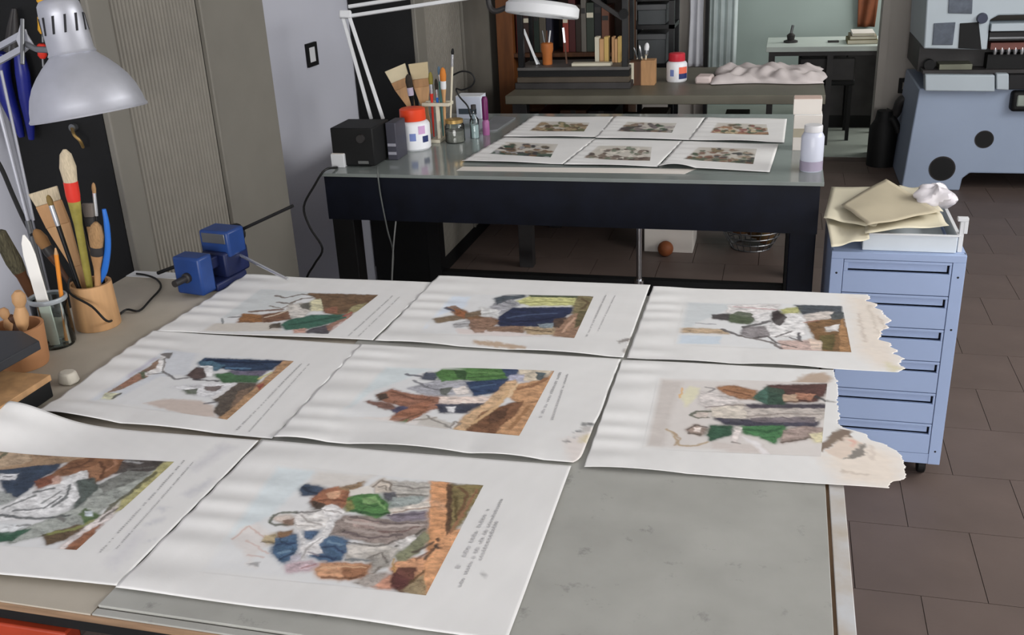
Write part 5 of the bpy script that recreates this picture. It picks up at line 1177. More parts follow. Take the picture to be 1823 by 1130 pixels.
solo('coiled_cord', MB().tube([Vector((YY(604 + 36 * k / 60, 400 + 90 * k / 60, 3.4).x + .008 * math.cos(k * 1.3), 3.4 + .008 * math.sin(k * 1.3), YY(604 + 36 * k / 60, 400 + 90 * k / 60, 3.4).z)) for k in range(61)] + [(YY(650, 500, 3.4).x, 3.4, .2), (YY(660, 520, 3.4).x, 3.4, .004), (YY(680, 520, 3.4).x, 3.5, .004)], .003, n=6), m_cable, 'coiled black cord under the left end of the far table', 'cord')

# under the far table
sc = thing('swivel_chair', (YY(1138, 460, 3.9).x, 3.9, 0), 'dark swivel chair pushed under the far table with chrome post', 'chair')
xs_ = YY(1138, 460, 3.9).x
MB().lathe((xs_, 3.9, .12), (0, 0, 1), [(0, .022), (.1, .022), (.1, .012), (.42, .012)], n=18).build('post', m_chrome, sc)
MB().lathe((xs_, 3.9, .54), (0, 0, 1), [(0, .03), (.01, .18), (.03, .2), (.06, .19), (.07, .12)], n=32).build('seat', m_black, sc)
for k in range(5):
    a_ = k * 2 * math.pi / 5 + .3
    lg = MB().bar((xs_, 3.9, .11), (xs_ + .26 * math.cos(a_), 3.9 + .26 * math.sin(a_), .075), .035, .025).build('leg', m_black, sc, bevel=.003)
    MB().lathe((xs_ + .25 * math.cos(a_), 3.9 + .25 * math.sin(a_) - .01, .028), (0, 1, 0), [(0, .028), (.02, .028)], n=16).build('castor', m_dark, lg)
MB().lathe((xs_, 3.9, .085), (0, 0, 1), [(0, .03), (.06, .03)], n=18).build('hub', m_black, sc)

# ================================================================== BLUE DRAWER CABINET
cf = Z(1640, 853, 0).y
cx0, cx1 = 0.165, 0.525
cz0, cz1 = 0.055, 0.725
cab = thing('drawer_cabinet', ((cx0 + cx1) / 2, cf + .24, 0), 'pale blue steel drawer cabinet on castors beside the far table', 'cabinet')
MB().box(cx0, cx0 + .004, cf + .012, cf + .46, cz0, cz1).box(cx1 - .004, cx1, cf + .012, cf + .46, cz0, cz1).box(cx0 + .004, cx1 - .004, cf + .456, cf + .46, cz0, cz1).box(cx0 + .004, cx1 - .004, cf + .03, cf + .456, cz1 - .004, cz1).box(cx0 + .004, cx1 - .004, cf + .03, cf + .456, cz0, cz0 + .004).build('carcass', m_cabblue, cab, smooth=False)
sw_ = .034
for x in (cx0, cx1 - sw_):
    s_ = MB().box(x, x + sw_, cf, cf + .012, cz0, cz1 - .022).build('stile', m_cabblue, cab, bevel=.0015)
    for zz in (.1, .5, .66):
        MB().lathe((x + sw_ / 2, cf + .0005, zz), (0, -1, 0), [(0, .0035), (.0012, .003)], n=10).build('screw', m_slot, s_)
MB().box(cx0, cx1, cf, cf + .03, cz1 - .022, cz1).build('top_rail', m_cabblue, cab, bevel=.0015)
MB().box(cx0 + sw_, cx1 - sw_, cf + .002, cf + .012, cz0, cz0 + .034).build('bottom_rail', m_cabblue, cab, bevel=.001)
nd = 6
dz = (cz1 - .022 - cz0 - .034) / nd
for k in range(nd):
    za, zb_ = cz0 + .034 + k * dz + .0012, cz0 + .034 + (k + 1) * dz - .0012
    xa, xb = cx0 + sw_ + .0015, cx1 - sw_ - .0015
    hz_ = zb_ - .008
    hh = .027
    dr = MB().box(xa, xb, cf + .001, cf + .012, za, hz_ - hh).box(xa, xb, cf + .001, cf + .012, hz_, zb_).box(xa, xa + .012, cf + .001, cf + .012, hz_ - hh, hz_).box(xb - .006, xb, cf + .001, cf + .012, hz_ - hh, hz_).build('drawer', m_cabblue, cab, bevel=.0012)
    MB().box(xa + .012, xb - .0115, cf + .009, cf + .013, hz_ - hh + .0055, hz_).build('handle_recess', m_cabblue, dr, smooth=False)
    MB().box(xa + .012, xb - .006, cf + .024, cf + .026, hz_ - hh, hz_).build('gap_shade', m_slot, dr, smooth=False)  # dark sheet behind the handle gap, painted shade of the closed interior
for x in (cx0 + .05, cx1 - .045):
    for y in (cf + .05, cf + .4):
        cs = MB().lathe((x - .012, y, .026), (1, 0, 0), [(0, .022), (.003, .026), (.021, .026), (.024, .022)], n=20).build('castor', m_black, cab)
        MB().box(x - .018, x + .018, y - .012, y + .014, .05, .056).build('castor_plate', m_steel, cs, smooth=False)
# tray, papers and bits on the cabinet
zt_ = cz1
ya = cf + .02
xa, xb = YY(1537, 430, ya).x, YY(1702, 440, ya).x
tr = thing('plastic_tray', ((xa + xb) / 2, ya + .12, zt_), 'translucent white plastic tray on the blue cabinet', 'tray')
hz = .05
m = MB()
m.prism([(xa + .01, ya + .01, zt_), (xb - .01, ya + .01, zt_), (xb - .01, ya + .27, zt_), (xa + .01, ya + .27, zt_)], (0, 0, .003))
for (p0, p1) in (((xa, ya), (xb, ya)), ((xb, ya), (xb, ya + .28)), ((xb, ya + .28), (xa, ya + .28)), ((xa, ya + .28), (xa, ya))):
    m.bar((p0[0], p0[1], zt_ + hz / 2 + .001), (p1[0], p1[1], zt_ + hz / 2 + .001), .003, hz)
m.build('shell', mat('frosted_plastic', (210, 218, 224), .35, var=.03), tr, bevel=.001)
m = MB()
for (p0, p1) in (((xa - .004, ya - .004), (xb + .004, ya - .004)), ((xb + .004, ya - .004), (xb + .004, ya + .284)), ((xb + .004, ya + .284), (xa - .004, ya + .284)), ((xa - .004, ya + .284), (xa - .004, ya - .004))):
    m.bar((p0[0], p0[1], zt_ + hz + .002), (p1[0], p1[1], zt_ + hz + .002), .01, .004)
m.build('rim', m_white, tr, bevel=.001)
def wavy_sheet(name, px, z, label, m, cat='paper', amp=.006, seed=0, n=14, sag=0.0, group=None):
    A, B, Cn, D = [Z(x, y, z) for x, y in px]
    V = []
    for j in range(n):
        for i in range(n):
            u, v = i / (n - 1), j / (n - 1)
            p = (A * (1 - u) + B * u) * (1 - v) + (D * (1 - u) + Cn * u) * v
            zz = z + amp * (math.sin(5 * u + seed) * math.cos(4 * v + 2 * seed) + .4 * math.sin(11 * u * v + seed)) - sag * max(0, abs(u - .5) * 2 - .5) ** 2
            V.append((p.x, p.y, zz))
    c = (A + B + Cn + D) / 4
    o = grid_mesh(name, np.array(V), n, n, None, m, None, solid=.0006, base=(c.x, c.y, z))
    return tag(o, label, cat, group)
G4 = 'papers on the blue cabinet'
wavy_sheet('paper_sheet', [(1480, 332), (1600, 336), (1560, 400), (1466, 392)], zt_ + .074, 'pale cream sheet at the back left of the heap on the blue cabinet', m_paperc, seed=1, group=G4)
wavy_sheet('paper_sheet', [(1468, 382), (1545, 378), (1548, 425), (1480, 440)], zt_ + .060, 'cream sheet drooping over the left front of the blue cabinet', m_paperc, seed=2, group=G4, amp=.005)
wavy_sheet('paper_sheet', [(1540, 345), (1668, 372), (1690, 400), (1540, 415)], zt_ + .068, 'light cream sheet under the folded sheet on the tray', m_paperc, seed=3, group=G4, amp=.004)
wavy_sheet('paper_sheet', [(1578, 318), (1674, 375), (1545, 402), (1498, 362)], zt_ + .092, 'yellowed folded sheet on top of the heap on the blue cabinet', m_papery, seed=4, group=G4, amp=.004)
wavy_sheet('paper_sheet', [(1600, 330), (1640, 332), (1680, 376), (1600, 372)], zt_ + .080, 'small pale sheet sticking out behind the yellowed sheet', m_paperc, seed=5, group=G4, amp=.004)
c = Z(1668, 362, zt_ + .09)
bagm = MB()
r = random.Random(9)
n1, n2 = 30, 17
vs, fs = [], []
for j in range(n2):
    ph = math.pi * j / (n2 - 1)
    for i in range(n1):
        th = 2 * math.pi * i / n1
        k = 1 + .16 * math.sin(3 * th + 2 * ph) + .07 * math.sin(7 * th - 5 * ph) + r.uniform(-.03, .03)
        vs.append((c.x + .055 * k * math.sin(ph) * math.cos(th), c.y + .055 + .06 * k * math.sin(ph) * math.sin(th), zt_ + .06 + .035 * (1 - math.cos(ph) * k)))
for j in range(n2 - 1):
    for i in range(n1):
        fs.append((j * n1 + i, j * n1 + (i + 1) % n1, (j + 1) * n1 + (i + 1) % n1, (j + 1) * n1 + i))
bagm.add(vs, fs)
solo('plastic_bag', bagm, mat('crumpled_plastic', (212, 208, 212), .3, var=.06), 'crumpled translucent plastic bag at the back right of the tray', 'bag')
q = YY(1714, 445, cf + .03)
t = thing('clip_stand', (xb + .012, cf + .035, zt_), 'small white upright clip at the right edge of the blue cabinet', 'clip')
MB().box(xb + .006, xb + .018, cf + .03, cf + .045, zt_, zt_ + .09).build('upright', m_white, t, bevel=.001)
MB().box(xb - .002, xb + .026, cf + .028, cf + .048, zt_ + .09, zt_ + .1).build('jaw', m_white, t, bevel=.001)
MB().box(xb + .016, xb + .026, cf + .028, cf + .048, zt_ + .055, zt_ + .09).build('lever', m_white, t, bevel=.001)

# ================================================================== BACK COUNTER
CZ = 0.87
CY0, CY1 = 4.545, 5.38
CX0, CX1 = Z(897, 172, CZ).x, Z(1470, 170, CZ).x
bc = thing('back_counter', ((CX0 + CX1) / 2, (CY0 + CY1) / 2, 0), 'dark wooden workbench behind the far table', 'workbench')
MB().box(CX0, CX1, CY0, CY1, CZ - .04, CZ).build('worktop', mat('worn_grey_brown', (94, 91, 79), .45, var=.15, scale=5), bc, bevel=.003)
for x in (CX0 + .02, CX1 - .1):
    for y in (CY0 + .05, CY1 - .11):
        MB().box(x, x + .07, y, y + .06, 0, CZ - .04).build('leg', m_dark, bc, bevel=.002)
MB().box(CX0 + .09, CX1 - .1, CY1 - .09, CY1 - .06, .2, .3).build('stretcher', m_wooddark, bc, smooth=False)
MB().box(CX0 + .03, CX1 - .05, CY0 + .12, CY1 - .02, .46, .48).build('shelf', m_dark, bc, smooth=False)
# goods on the counter's lower shelf
r = random.Random(5)
x = CX0 + .1
labs = ['dark red ledger', 'dark brown box', 'black binder', 'dark green folder', 'brown cardboard roll', 'dark blue box', 'charcoal case', 'faded olive parcel', 'greenish folded tarpaulin', 'grey brown parcel']
cols = [(86, 34, 30), (70, 46, 32), (24, 24, 26), (34, 50, 40), (96, 76, 52), (30, 38, 60), (40, 40, 42), (80, 76, 54), (78, 84, 76), (108, 98, 86)]
for k, lab in enumerate(labs):
    wd = r.uniform(.08, .14)
    if x + wd > CX1 - .16: break
    h_ = r.uniform(.17, .3)
    t = thing('stored_parcel', (x + wd / 2, CY0 + .3, .48), lab + ' on the shelf under the back workbench', 'box', 'goods under the back workbench')
    mm = mat('goods_%d' % k, cols[k], .7, var=.2)
    MB().box(x, x + wd, CY0 + .16, CY0 + .45, .48, .48 + h_).build('body', mm, t, bevel=.004)
    MB().box(x + wd * .4, x + wd * .6, CY0 + .158, CY0 + .16, .48, .48 + h_).build('band', m_dark, t, smooth=False)
    x += wd + .01

# black frame press on the counter
fy0 = 4.72
def cy(x, y): return YY(x, y, fy0)
pf = thing('frame_press', (cy(1015, 150).x, fy0 + .12, CZ), 'black iron frame press on the back workbench', 'press')
xl, xr = cy(925, 100).x, cy(1111, 100).x
zb0, zb1 = CZ, CZ + .05
MB().box(xl - .03, xr + .03, fy0, fy0 + .3, zb0, zb0 + .03).build('base', m_dark, pf, bevel=.003)
MB().box(xl - .02, xr + .02, fy0 + .01, fy0 + .29, zb0 + .03, zb0 + .055).build('lower_board', mat('dusty_board', (74, 66, 56), .6, var=.2), pf, bevel=.002)
MB().box(xl - .02, xr + .02, fy0 + .02, fy0 + .28, zb0 + .085, zb0 + .1).build('upper_board', mat('dusty_board_grey', (84, 82, 80), .5, var=.2), pf, bevel=.002)
MB().box(xl - .02, xr + .02, fy0 + .03, fy0 + .27, zb0 + .055, zb0 + .085).build('middle_block', m_black, pf, smooth=False)
for x in (xl, xr):
    MB().box(x - .014, x + .014, fy0 + .02, fy0 + .05, zb0 + .1, 1.42).build('post', m_blackgloss, pf, bevel=.002)
    MB().box(x - .010, x + .010, fy0 + .24, fy0 + .27, zb0 + .1, 1.42).build('post', m_blackgloss, pf, bevel=.002)
MB().box(xl - .03, xr + .03, fy0 + .01, fy0 + .29, 1.42, 1.47).build('crown_beam', m_black, pf, bevel=.003)
MB().bar(cy(1010, -30) + Vector((0, .035, 0)), cy(1112, 38) + Vector((0, .035, 0)), .02, .02).build('brace', m_dark, pf, bevel=.002)
MB().lathe(cy(1110, 25) + Vector((0, .0, 0)), (0, 1, 0), [(0, .022), (.02, .022)], n=16).build('joint', m_black, pf)
# things standing on the press board
zp = zb0 + .1
def onb(x, dy=.1): return YY(x, 110, fy0 + dy).x
t = thing('white_rod', (onb(955), fy0 + .1, zp), 'slanting white ruler leaning inside the frame press', 'ruler')
MB().bar((YY(957, 118, fy0 + .1).x, fy0 + .1, zp + .004), YY(932, 52, fy0 + .1), .012, .003, up=FW).build('blade', m_white, t)
MB().bar((YY(957, 118, fy0 + .1).x + .01, fy0 + .102, zp + .004), YY(945, 92, fy0 + .102) + Vector((.01, 0, 0)), .006, .003, up=FW).build('edge', m_steel, t)
t = thing('glue_bottle', (onb(973), fy0 + .12, zp), 'orange tan bottle with tools inside the frame press', 'bottle')
MB().lathe((onb(973), fy0 + .12, zp), (0, 0, 1), [(0, .022), (.003, .024), (.05, .024), (.07, .03), (.1, .03), (.105, .02)], n=24).build('body', mat('amber_tan', (176, 104, 52), .5, var=.2), t)
for dx, mm in ((-.01, m_steel), (.008, m_white), (.0, m_wooddark)):
    MB().tube([(onb(973) + dx, fy0 + .12, zp + .09), (onb(973) + dx * 2.2, fy0 + .125, zp + .16)], .004, n=8).build('tool', mm, t)
t = thing('steel_spatula', (onb(1004), fy0 + .14, zp), 'thin bright spatula upright inside the frame press', 'spatula')
MB().bar((onb(1006), fy0 + .14, zp), (onb(1003), fy0 + .14, zp + .1), .008, .003, up=FW).build('handle', m_wooddark, t)
MB().bar((onb(1003), fy0 + .14, zp + .1), (onb(1001), fy0 + .14, zp + .17), .01, .002, up=FW).build('blade', m_ferrule, t)
solo('white_slab', MB().box(YY(1018, 117, fy0 + .06).x, YY(1088, 117, fy0 + .06).x, fy0 + .05, fy0 + .1, zp, zp + .014), m_cream, 'flat white slab on the frame press board', 'slab', bevel=.002)
for (x0, x1, yt, lab, mm) in ((1059, 1084, 66, 'pale wooden block stack behind the white slab', m_cream), (1089, 1105, 66, 'brown wooden block behind the right post of the press', m_woodtan)):
    t = thing('wood_block', (onb(x0, .16), fy0 + .18, zp), lab, 'block')
    a_, b_ = YY(x0, 100, fy0 + .16).x, YY(x1, 100, fy0 + .16).x
    zz = YY(x0, yt, fy0 + .16).z
    w3 = (b_ - a_) / 3
    for k in range(3):
        MB().box(a_ + k * w3, a_ + (k + 1) * w3 - .002, fy0 + .16, fy0 + .21, zp, zz - .01 * (k % 2)).build('strip', (mm, m_wood, mat('ochre_block', (190, 160, 96), .6))[k], t, bevel=.001)
# wooden tool cup, jar, cloth on the counter
q = Z(1142, 152, CZ)
t = thing('tool_cup', (q.x, q.y + .05, CZ), 'square wooden tool cup on the back workbench right of the press', 'cup')
a_, b_ = YY(1121, 150, q.y).x, YY(1165, 150, q.y).x
zz = YY(1140, 108, q.y).z
MB().box(a_, (a_ + b_) / 2 - .006, q.y, q.y + .08, CZ, zz - .005).build('left_cell', m_wooddark, t, bevel=.001)
MB().box((a_ + b_) / 2 - .006, b_, q.y, q.y + .08, CZ, zz).build('right_cell', m_woodtan, t, bevel=.001)
MB().box(a_ - .002, a_ + .02, q.y - .002, q.y, CZ + .01, zz - .01).build('label', m_cream, t, smooth=False)
for k, (fx, tx, ty, mm, lab) in enumerate(((1150, 1152, 76, m_white, 'white tipped flat brush in the square wooden cup'), (1143, 1138, 80, m_ferrule, 'thin silver brush in the square wooden cup'), (1134, 1128, 84, m_steel, 'dull steel tool in the square wooden cup'))):
    f_ = (YY(fx, 110, q.y + .04).x, q.y + .03 + .012 * k, zz)
    brush(lab, f_, YY(tx, ty, q.y + .04), 'brush', 'tools in the square wooden cup', hr=.004, fl=.02, bl=.035, fr=.011 if k == 0 else .005, bristle=mm, ferr=m_steel, hand=m_cream)
paste_jar('white paste jar with crimson lid and orange blue label on the back workbench', 1184, 1221, 147, 108, 94, CZ, m_pinkred, [(18, 78, .42, .74, m_labelred, 'label'), (18, 80, .16, .42, m_labelnavy, 'label'), (-32, -10, .3, .62, m_labelblue, 'label')])
# crumpled cloth
A, B = Z(1268, 152, CZ), Z(1470, 150, CZ)
n1, n2 = 60, 30
V = []
rr_ = np.random.RandomState(5)
ph = rr_.uniform(0, 6.28, 12)
for j in range(n2):
    for i in range(n1):
        u, v = i / (n1 - 1), j / (n1 / 2 - 1)
        x = A.x + (B.x - A.x) * u
        y = A.y + .02 + .42 * v
        e_ = min(1, 7 * min(u, 1 - u)) * min(1, 6 * min(v, 1 - v) + .0)
        h_ = .036 * e_ ** .5 * (1 + .16 * math.sin(9 * u + ph[0] + 3 * math.sin(5 * v + ph[1])) + .16 * math.sin(23 * u - 9 * v + ph[2]) + .16 * math.sin(17 * v + 5 * u + ph[3]) + .16 * math.sin(43 * u + 11 * v + 2 * math.sin(9 * v) + ph[4]))
        V.append((x + .012 * math.sin(9 * v + ph[5]), y + .015 * math.sin(8 * u + ph[6]), CZ + .003 + max(0, h_)))
o = grid_mesh('crumpled_cloth', np.array(V), n1, n2, None, m_cloth, None, solid=.0015, base=((A.x + B.x) / 2, A.y + .2, CZ))
tag(o, 'crumpled off white cloth heap on the back workbench', 'cloth')
q = Z(1252, 150, CZ)
solo('folded_rag', MB().prism([(q.x - .04, q.y, CZ), (q.x + .035, q.y, CZ), (q.x + .045, q.y + .1, CZ), (q.x - .03, q.y + .11, CZ)], (0, 0, .035)), mat('pink_white_rag', (196, 182, 178), .9, var=.1), 'small folded pinkish rag left of the cloth heap', 'rag', bevel=.01)

# ================================================================== BEHIND THE COUNTER
SY = 5.45
sx0, sx1 = YY(886, 100, SY).x, YY(1118, 60, SY).x
bk = thing('bookcase', ((sx0 + sx1) / 2, SY + .15, 0), 'dark brown bookcase behind the frame press', 'bookcase')
MB().box(sx0, sx0 + .09, SY, SY + .3, 0, 2.0).build('side', mat('red_brown_wood', (104, 62, 30), .5, var=.25, scale=5, stretch=(6, 6, 1)), bk, bevel=.002)
MB().box(sx1 - .02, sx1, SY, SY + .3, 0, 2.0).build('side', m_wooddark, bk, bevel=.002)
MB().box(sx0 + .09, sx1 - .02, SY + .285, SY + .3, 0, 2.0).build('back', mat('very_dark_wood', (44, 32, 26), .7, var=.3), bk, smooth=False)
for zz in (.3, .62, .92, 1.3, 1.65):
    MB().box(sx0 + .09, sx1 - .02, SY + .01, SY + .285, zz, zz + .02).build('shelf', m_wooddark, bk, smooth=False)
bcol = [(120, 40, 36), (60, 44, 40), (34, 46, 40), (90, 84, 74), (40, 40, 54), (140, 60, 50), (70, 30, 30), (46, 36, 30), (100, 96, 90), (52, 60, 52), (30, 30, 34), (112, 74, 58)]
bnm = ['red', 'brown', 'dark green', 'grey', 'slate blue', 'brick red', 'maroon', 'dark brown', 'pale grey', 'olive', 'black', 'tan red']
x = sx0 + .1
k = 0
r = random.Random(8)
while x < sx1 - .08:
    wd = r.uniform(.026, .05)
    hh_ = r.uniform(.22, .33)
    i = k % 12
    t = thing('book', (x + wd / 2, SY + .14, .94), '%s book, %s from the left on the bookcase shelf' % (bnm[i], ['first','second','third','fourth','fifth','sixth','seventh','eighth','ninth','tenth','eleventh','twelfth','thirteenth','fourteenth','fifteenth','sixteenth','seventeenth','eighteenth','nineteenth','twentieth','twenty first','twenty second','twenty third','twenty fourth','twenty fifth','twenty sixth','twenty seventh','twenty eighth','twenty ninth','thirtieth'][k]), 'book', 'books on the bookcase shelf')
    mm = mat('book_%d' % i, bcol[i], .6, var=.15)
    MB().box(x, x + wd, SY + .05, SY + .24, .94, .94 + hh_).build('cover', mm, t, bevel=.002)
    MB().box(x + .003, x + wd - .003, SY + .048, SY + .051, .94 + hh_ * .7, .94 + hh_ * .8).build('spine_label', m_cream if k % 4 == 1 else m_dark, t, smooth=False)
    x += wd + .002 + (.06 if r.random() < .12 else 0)
    k += 1
# black shelving with grey boxes
gx0, gx1 = YY(1122, 60, 5.8).x, YY(1200, 60, 5.8).x
gs = thing('metal_shelving', ((gx0 + gx1) / 2, 5.95, 0), 'black metal shelving holding two grey boxes right of the bookcase', 'shelving')
for x in (gx0, gx1 - .03):
    for y in (5.8, 6.07):
        MB().box(x, x + .03, y, y + .03, 0, 2.0).build('upright', m_blackgloss, gs, smooth=False)
zs_ = [.35, YY(1160, 112, 5.8).z - .03, YY(1160, 48, 5.8).z - .012, YY(1160, 2, 5.8).z + .0]
for zz in zs_:
    MB().box(gx0, gx1, 5.8, 6.1, zz, zz + .022).build('shelf', m_blackgloss, gs, smooth=False)
for k, (z0, z1, lab) in enumerate(((zs_[1] + .022, zs_[2] - .03, 'lower grey box on the black shelving'), (zs_[2] + .022, zs_[3] - .02, 'upper grey box on the black shelving'))):
    t = thing('storage_box', ((gx0 + gx1) / 2, 5.96, z0), lab, 'box', 'grey boxes on the black shelving')
    MB().box(gx0 + .04, gx1 - .05, 5.82, 6.08, z0, z1 - .03).build('body', mat('grey_box', (74, 78, 80), .7, var=.1), t, bevel=.004)
    MB().box(gx0 + .036, gx1 - .046, 5.816, 6.084, z1 - .03, z1).build('lid', mat('grey_box_lid', (84, 86, 88), .7, var=.1), t, bevel=.003)
# white towel on the partition beside the opening
tx0, tx1 = YY(1226, 50, 7.02).x, YY(1252, 50, 7.02).x
V = []
for j in range(24):
    for i in range(14):
        u, v = i / 13, j / 23
        wv_ = .8 + .3 * abs(v - .45)
        xc = (tx0 + tx1) / 2
        V.append((xc + (u - .5) * (tx1 - tx0) * wv_ * 1.1, 7.03 - .02 * math.sin(u * 12 + v) * (1 - .3 * v), 1.25 - v * .62))
tw = thing('towel', ((tx0 + tx1) / 2, 7.03, .63), 'white towel hanging on the casing left of the opening', 'towel')
grid_mesh('cloth', np.array(V), 14, 24, None, mat('white_towel', (206, 208, 214), .9, var=.05), tw, solid=.003)
MB().lathe(((tx0 + tx1) / 2, 7.07, 1.26), (0, -1, 0), [(0, .012), (.03, .01), (.05, .014)], n=12).build('peg', m_steel, tw)
solo('dust_curtain', (lambda m: (m.add([(YY(1262, 60, 7.6).x + .1 * i / 24 * 2.0, 7.6 + .014 * math.sin(i * 1.1), z) for i in range(25) for z in (.35, 1.5)], [(2 * i, 2 * i + 2, 2 * i + 3, 2 * i + 1) for i in range(24)]), m)[1])(MB()), mat('blue_grey_plastic', (186, 198, 198), .5, var=.12, scale=6), 'blue grey plastic curtain just inside the far room', 'curtain')
solo('door_edge', MB().box(xo0 - .001, xo0 + .022, 7.0, 7.1, .0, 2.1), m_black, 'narrow black door edge at the left of the opening', 'door')

# far room table and what stands on it
TY0 = 7.42
tz = YY(1450, 83, TY0).z
fx0, fx1 = YY(1364, 84, TY0).x, YY(1600, 84, TY0).x
tb = thing('far_room_table', ((fx0 + fx1) / 2, TY0 + .3, 0), 'pale topped table in the far room beyond the opening', 'table')
MB().box(fx0, fx1, TY0, TY0 + .55, tz - .035, tz).build('tabletop', mat('pale_green_white', (196, 206, 200), .45, var=.03), tb, bevel=.003)
MB().box(fx0 + .02, fx1 - .02, TY0 + .02, TY0 + .04, tz - .065, tz - .035).build('apron', m_dark, tb, smooth=False)
for x in (fx0 + .02, fx0 + .42, fx1 - .08):
    MB().box(x, x + .04, TY0 + .03, TY0 + .07, 0, tz - .035).build('leg', m_dark, tb, smooth=False)
    MB().box(x, x + .04, TY0 + .46, TY0 + .5, 0, tz - .035).build('leg', m_dark, tb, smooth=False)
q = YY(1408, 66, TY0 + .25)
t = thing('table_instrument', (q.x, TY0 + .25, tz), 'small dark instrument on the far room table', 'instrument')
MB().lathe((q.x, TY0 + .25, tz), (0, 0, 1), [(0, .05), (.012, .05), (.02, .025), (.05, .03), (.065, .012)], n=20).build('base', m_dark, t)
MB().tube([(q.x, TY0 + .25, tz + .06), (q.x + .01, TY0 + .25, tz + .12)], .01, n=10).build('stem', m_steel, t)
for k, (x0, x1, z0, z1, mm, lab) in enumerate(((1508, 1562, .0, .03, mat('olive_book', (120, 112, 70), .7), 'olive folder at the bottom of the far room pile'), (1512, 1560, .03, .055, mat('dun_book', (134, 124, 98), .7), 'dun folder in the middle of the far room pile'), (1516, 1556, .055, .075, m_card, 'white folder at the top of the far room pile'))):
    a_, b_ = YY(x0, 80, TY0 + .1).x, YY(x1, 80, TY0 + .1).x
    t = thing('folder', ((a_ + b_) / 2, TY0 + .2, tz + z0), lab, 'folder', 'folders on the far room table')
    MB().box(a_, b_, TY0 + .1, TY0 + .34, tz + z0, tz + z1 - .001).build('cover', mm, t, bevel=.001)
    MB().box(a_ + .003, b_ - .003, TY0 + .098, TY0 + .1, tz + z0 + .003, tz + z1 - .004).build('pages', m_cream, t, smooth=False)
solo('dark_tool', MB().box(YY(1474, 70, TY0 + .2).x, YY(1494, 70, TY0 + .2).x, TY0 + .2, TY0 + .24, tz, tz + .012), m_dark, 'short dark tool lying on the far room table', 'tool', bevel=.003)
q = YY(1545, 10, 8.96)
t = thing('wall_hanging', (q.x, 8.98, q.z - .15), 'brown leather apron hanging on the far room wall', 'apron')
V = [(q.x + (i / 9 - .5) * .16 * (1 - .3 * abs(j / 11 - .4)), 8.97 - .015 * math.sin(i * 1.2 + j * .3), q.z + .25 - j / 11 * .42) for j in range(12) for i in range(10)]
grid_mesh('leather', np.array(V), 10, 12, None, mat('brown_leather', (124, 72, 46), .6, var=.2), t, solid=.003)
MB().lathe((q.x, 8.999, q.z + .25), (0, -1, 0), [(0, .01), (.03, .01)], n=10).build('peg', m_steel, t)
# dark cupboard and chair under the far room table
t = thing('dark_cupboard', (YY(1500, 150, 7.9).x, 8.2, 0), 'black cupboard standing under the far room table', 'cupboard')
a_, b_ = YY(1420, 150, 8.05).x, YY(1590, 150, 8.05).x
MB().box(a_, b_, 8.05, 8.5, .08, tz - .1).build('body', m_black, t, smooth=False)
MB().box(a_ + .02, (a_ + b_) / 2 - .005, 8.04, 8.05, .1, tz - .12).build('door', m_dark, t, bevel=.002)
MB().box((a_ + b_) / 2 + .005, b_ - .02, 8.04, 8.05, .1, tz - .12).build('door', m_dark, t, bevel=.002)
MB().box(a_ + .02, b_ - .02, 8.08, 8.48, 0, .08).build('plinth', m_black, t, smooth=False)
t = thing('far_room_chair', (YY(1480, 150, 7.5).x, 7.75, 0), 'dark chair tucked under the far room table', 'chair')
xq = YY(1470, 150, 7.6).x
MB().box(xq - .2, xq + .2, 7.6, 8.0, .40, .44).build('seat', m_black, t, bevel=.01)
MB().box(xq - .19, xq + .19, 7.57, 7.6, .44, .6).build('backrest', m_dark, t, bevel=.008)
for dx in (-.18, .16):
    for yy_ in (7.61, 7.96):
        MB().box(xq + dx, xq + dx + .025, yy_, yy_ + .025, 0, .40).build('leg', m_black, t, smooth=False)

# ================================================================== THE MACHINE AT THE RIGHT
MY = 6.26
def mp(x, y): return YY(x, y, MY)
mc = thing('workshop_machine', (1.4, MY + .4, 0), 'large blue grey workshop machine with white head at the right', 'machine')
mx1 = 2.25
def face(px, y0, y1, m, name, **k):
    pts = [mp(x, y) for x, y in px]
    return MB().prism([(v.x, y0, v.z) for v in pts], (0, y1 - y0, 0)).build(name, m, mc, **k)
pl_ = [mp(*a) for a in [(1637, 158), (1604, 337), (1708, 340), (1713, 318), (1726, 311)]]
zb_ = pl_[1].z
MB().prism([(pl_[0].x, MY, pl_[0].z), (pl_[1].x, MY, max(0, zb_)), (pl_[2].x, MY, 0), (pl_[3].x, MY, pl_[3].z), (pl_[4].x, MY, pl_[4].z + .01), (mx1 - .2, MY, pl_[4].z + .01), (mx1 - .15, MY, 0), (mx1, MY, 0), (mx1, MY, pl_[0].z)], (0, .75, 0)).build('lower_body', m_machine, mc, bevel=.008)
for (x, y, rpx) in ((1677, 300, 20), (1752, 248, 14)):
    c = mp(x, y)
    R_ = rpx / F_PX * 6.6
    rg = MB().lathe((c.x, MY + .002, c.z), (0, -1, 0), [(0, R_), (.004, R_), (.004, R_ * .9)], n=32, cap=False).build('port_ring', m_dark, mc)
    MB().lathe((c.x, MY + .001, c.z), (0, -1, 0), [(0, R_ * .98), (.003, R_ * .98)], n=32).build('port', m_black, rg)
MB().prism([(v.x, MY - .06, v.z) for v in (mp(1645, 130), mp(1645, 159), mp(1768, 160), mp(1768, 131))], (0, .1, 0)).build('front_ledge', m_machinew, mc, bevel=.006)
MB().prism([(v.x, MY - .07, v.z) for v in (mp(1770, 128), mp(1770, 156), mp(1792, 157), mp(1792, 128))], (0, .1, 0)).build('ledge_block', m_machinew, mc, bevel=.006)
a_ = mp(1794, 130); b_ = mp(1794, 157)
MB().box(a_.x, mx1, MY - .05, MY + .05, b_.z, a_.z).build('dark_housing', m_blackgloss, mc, bevel=.004)
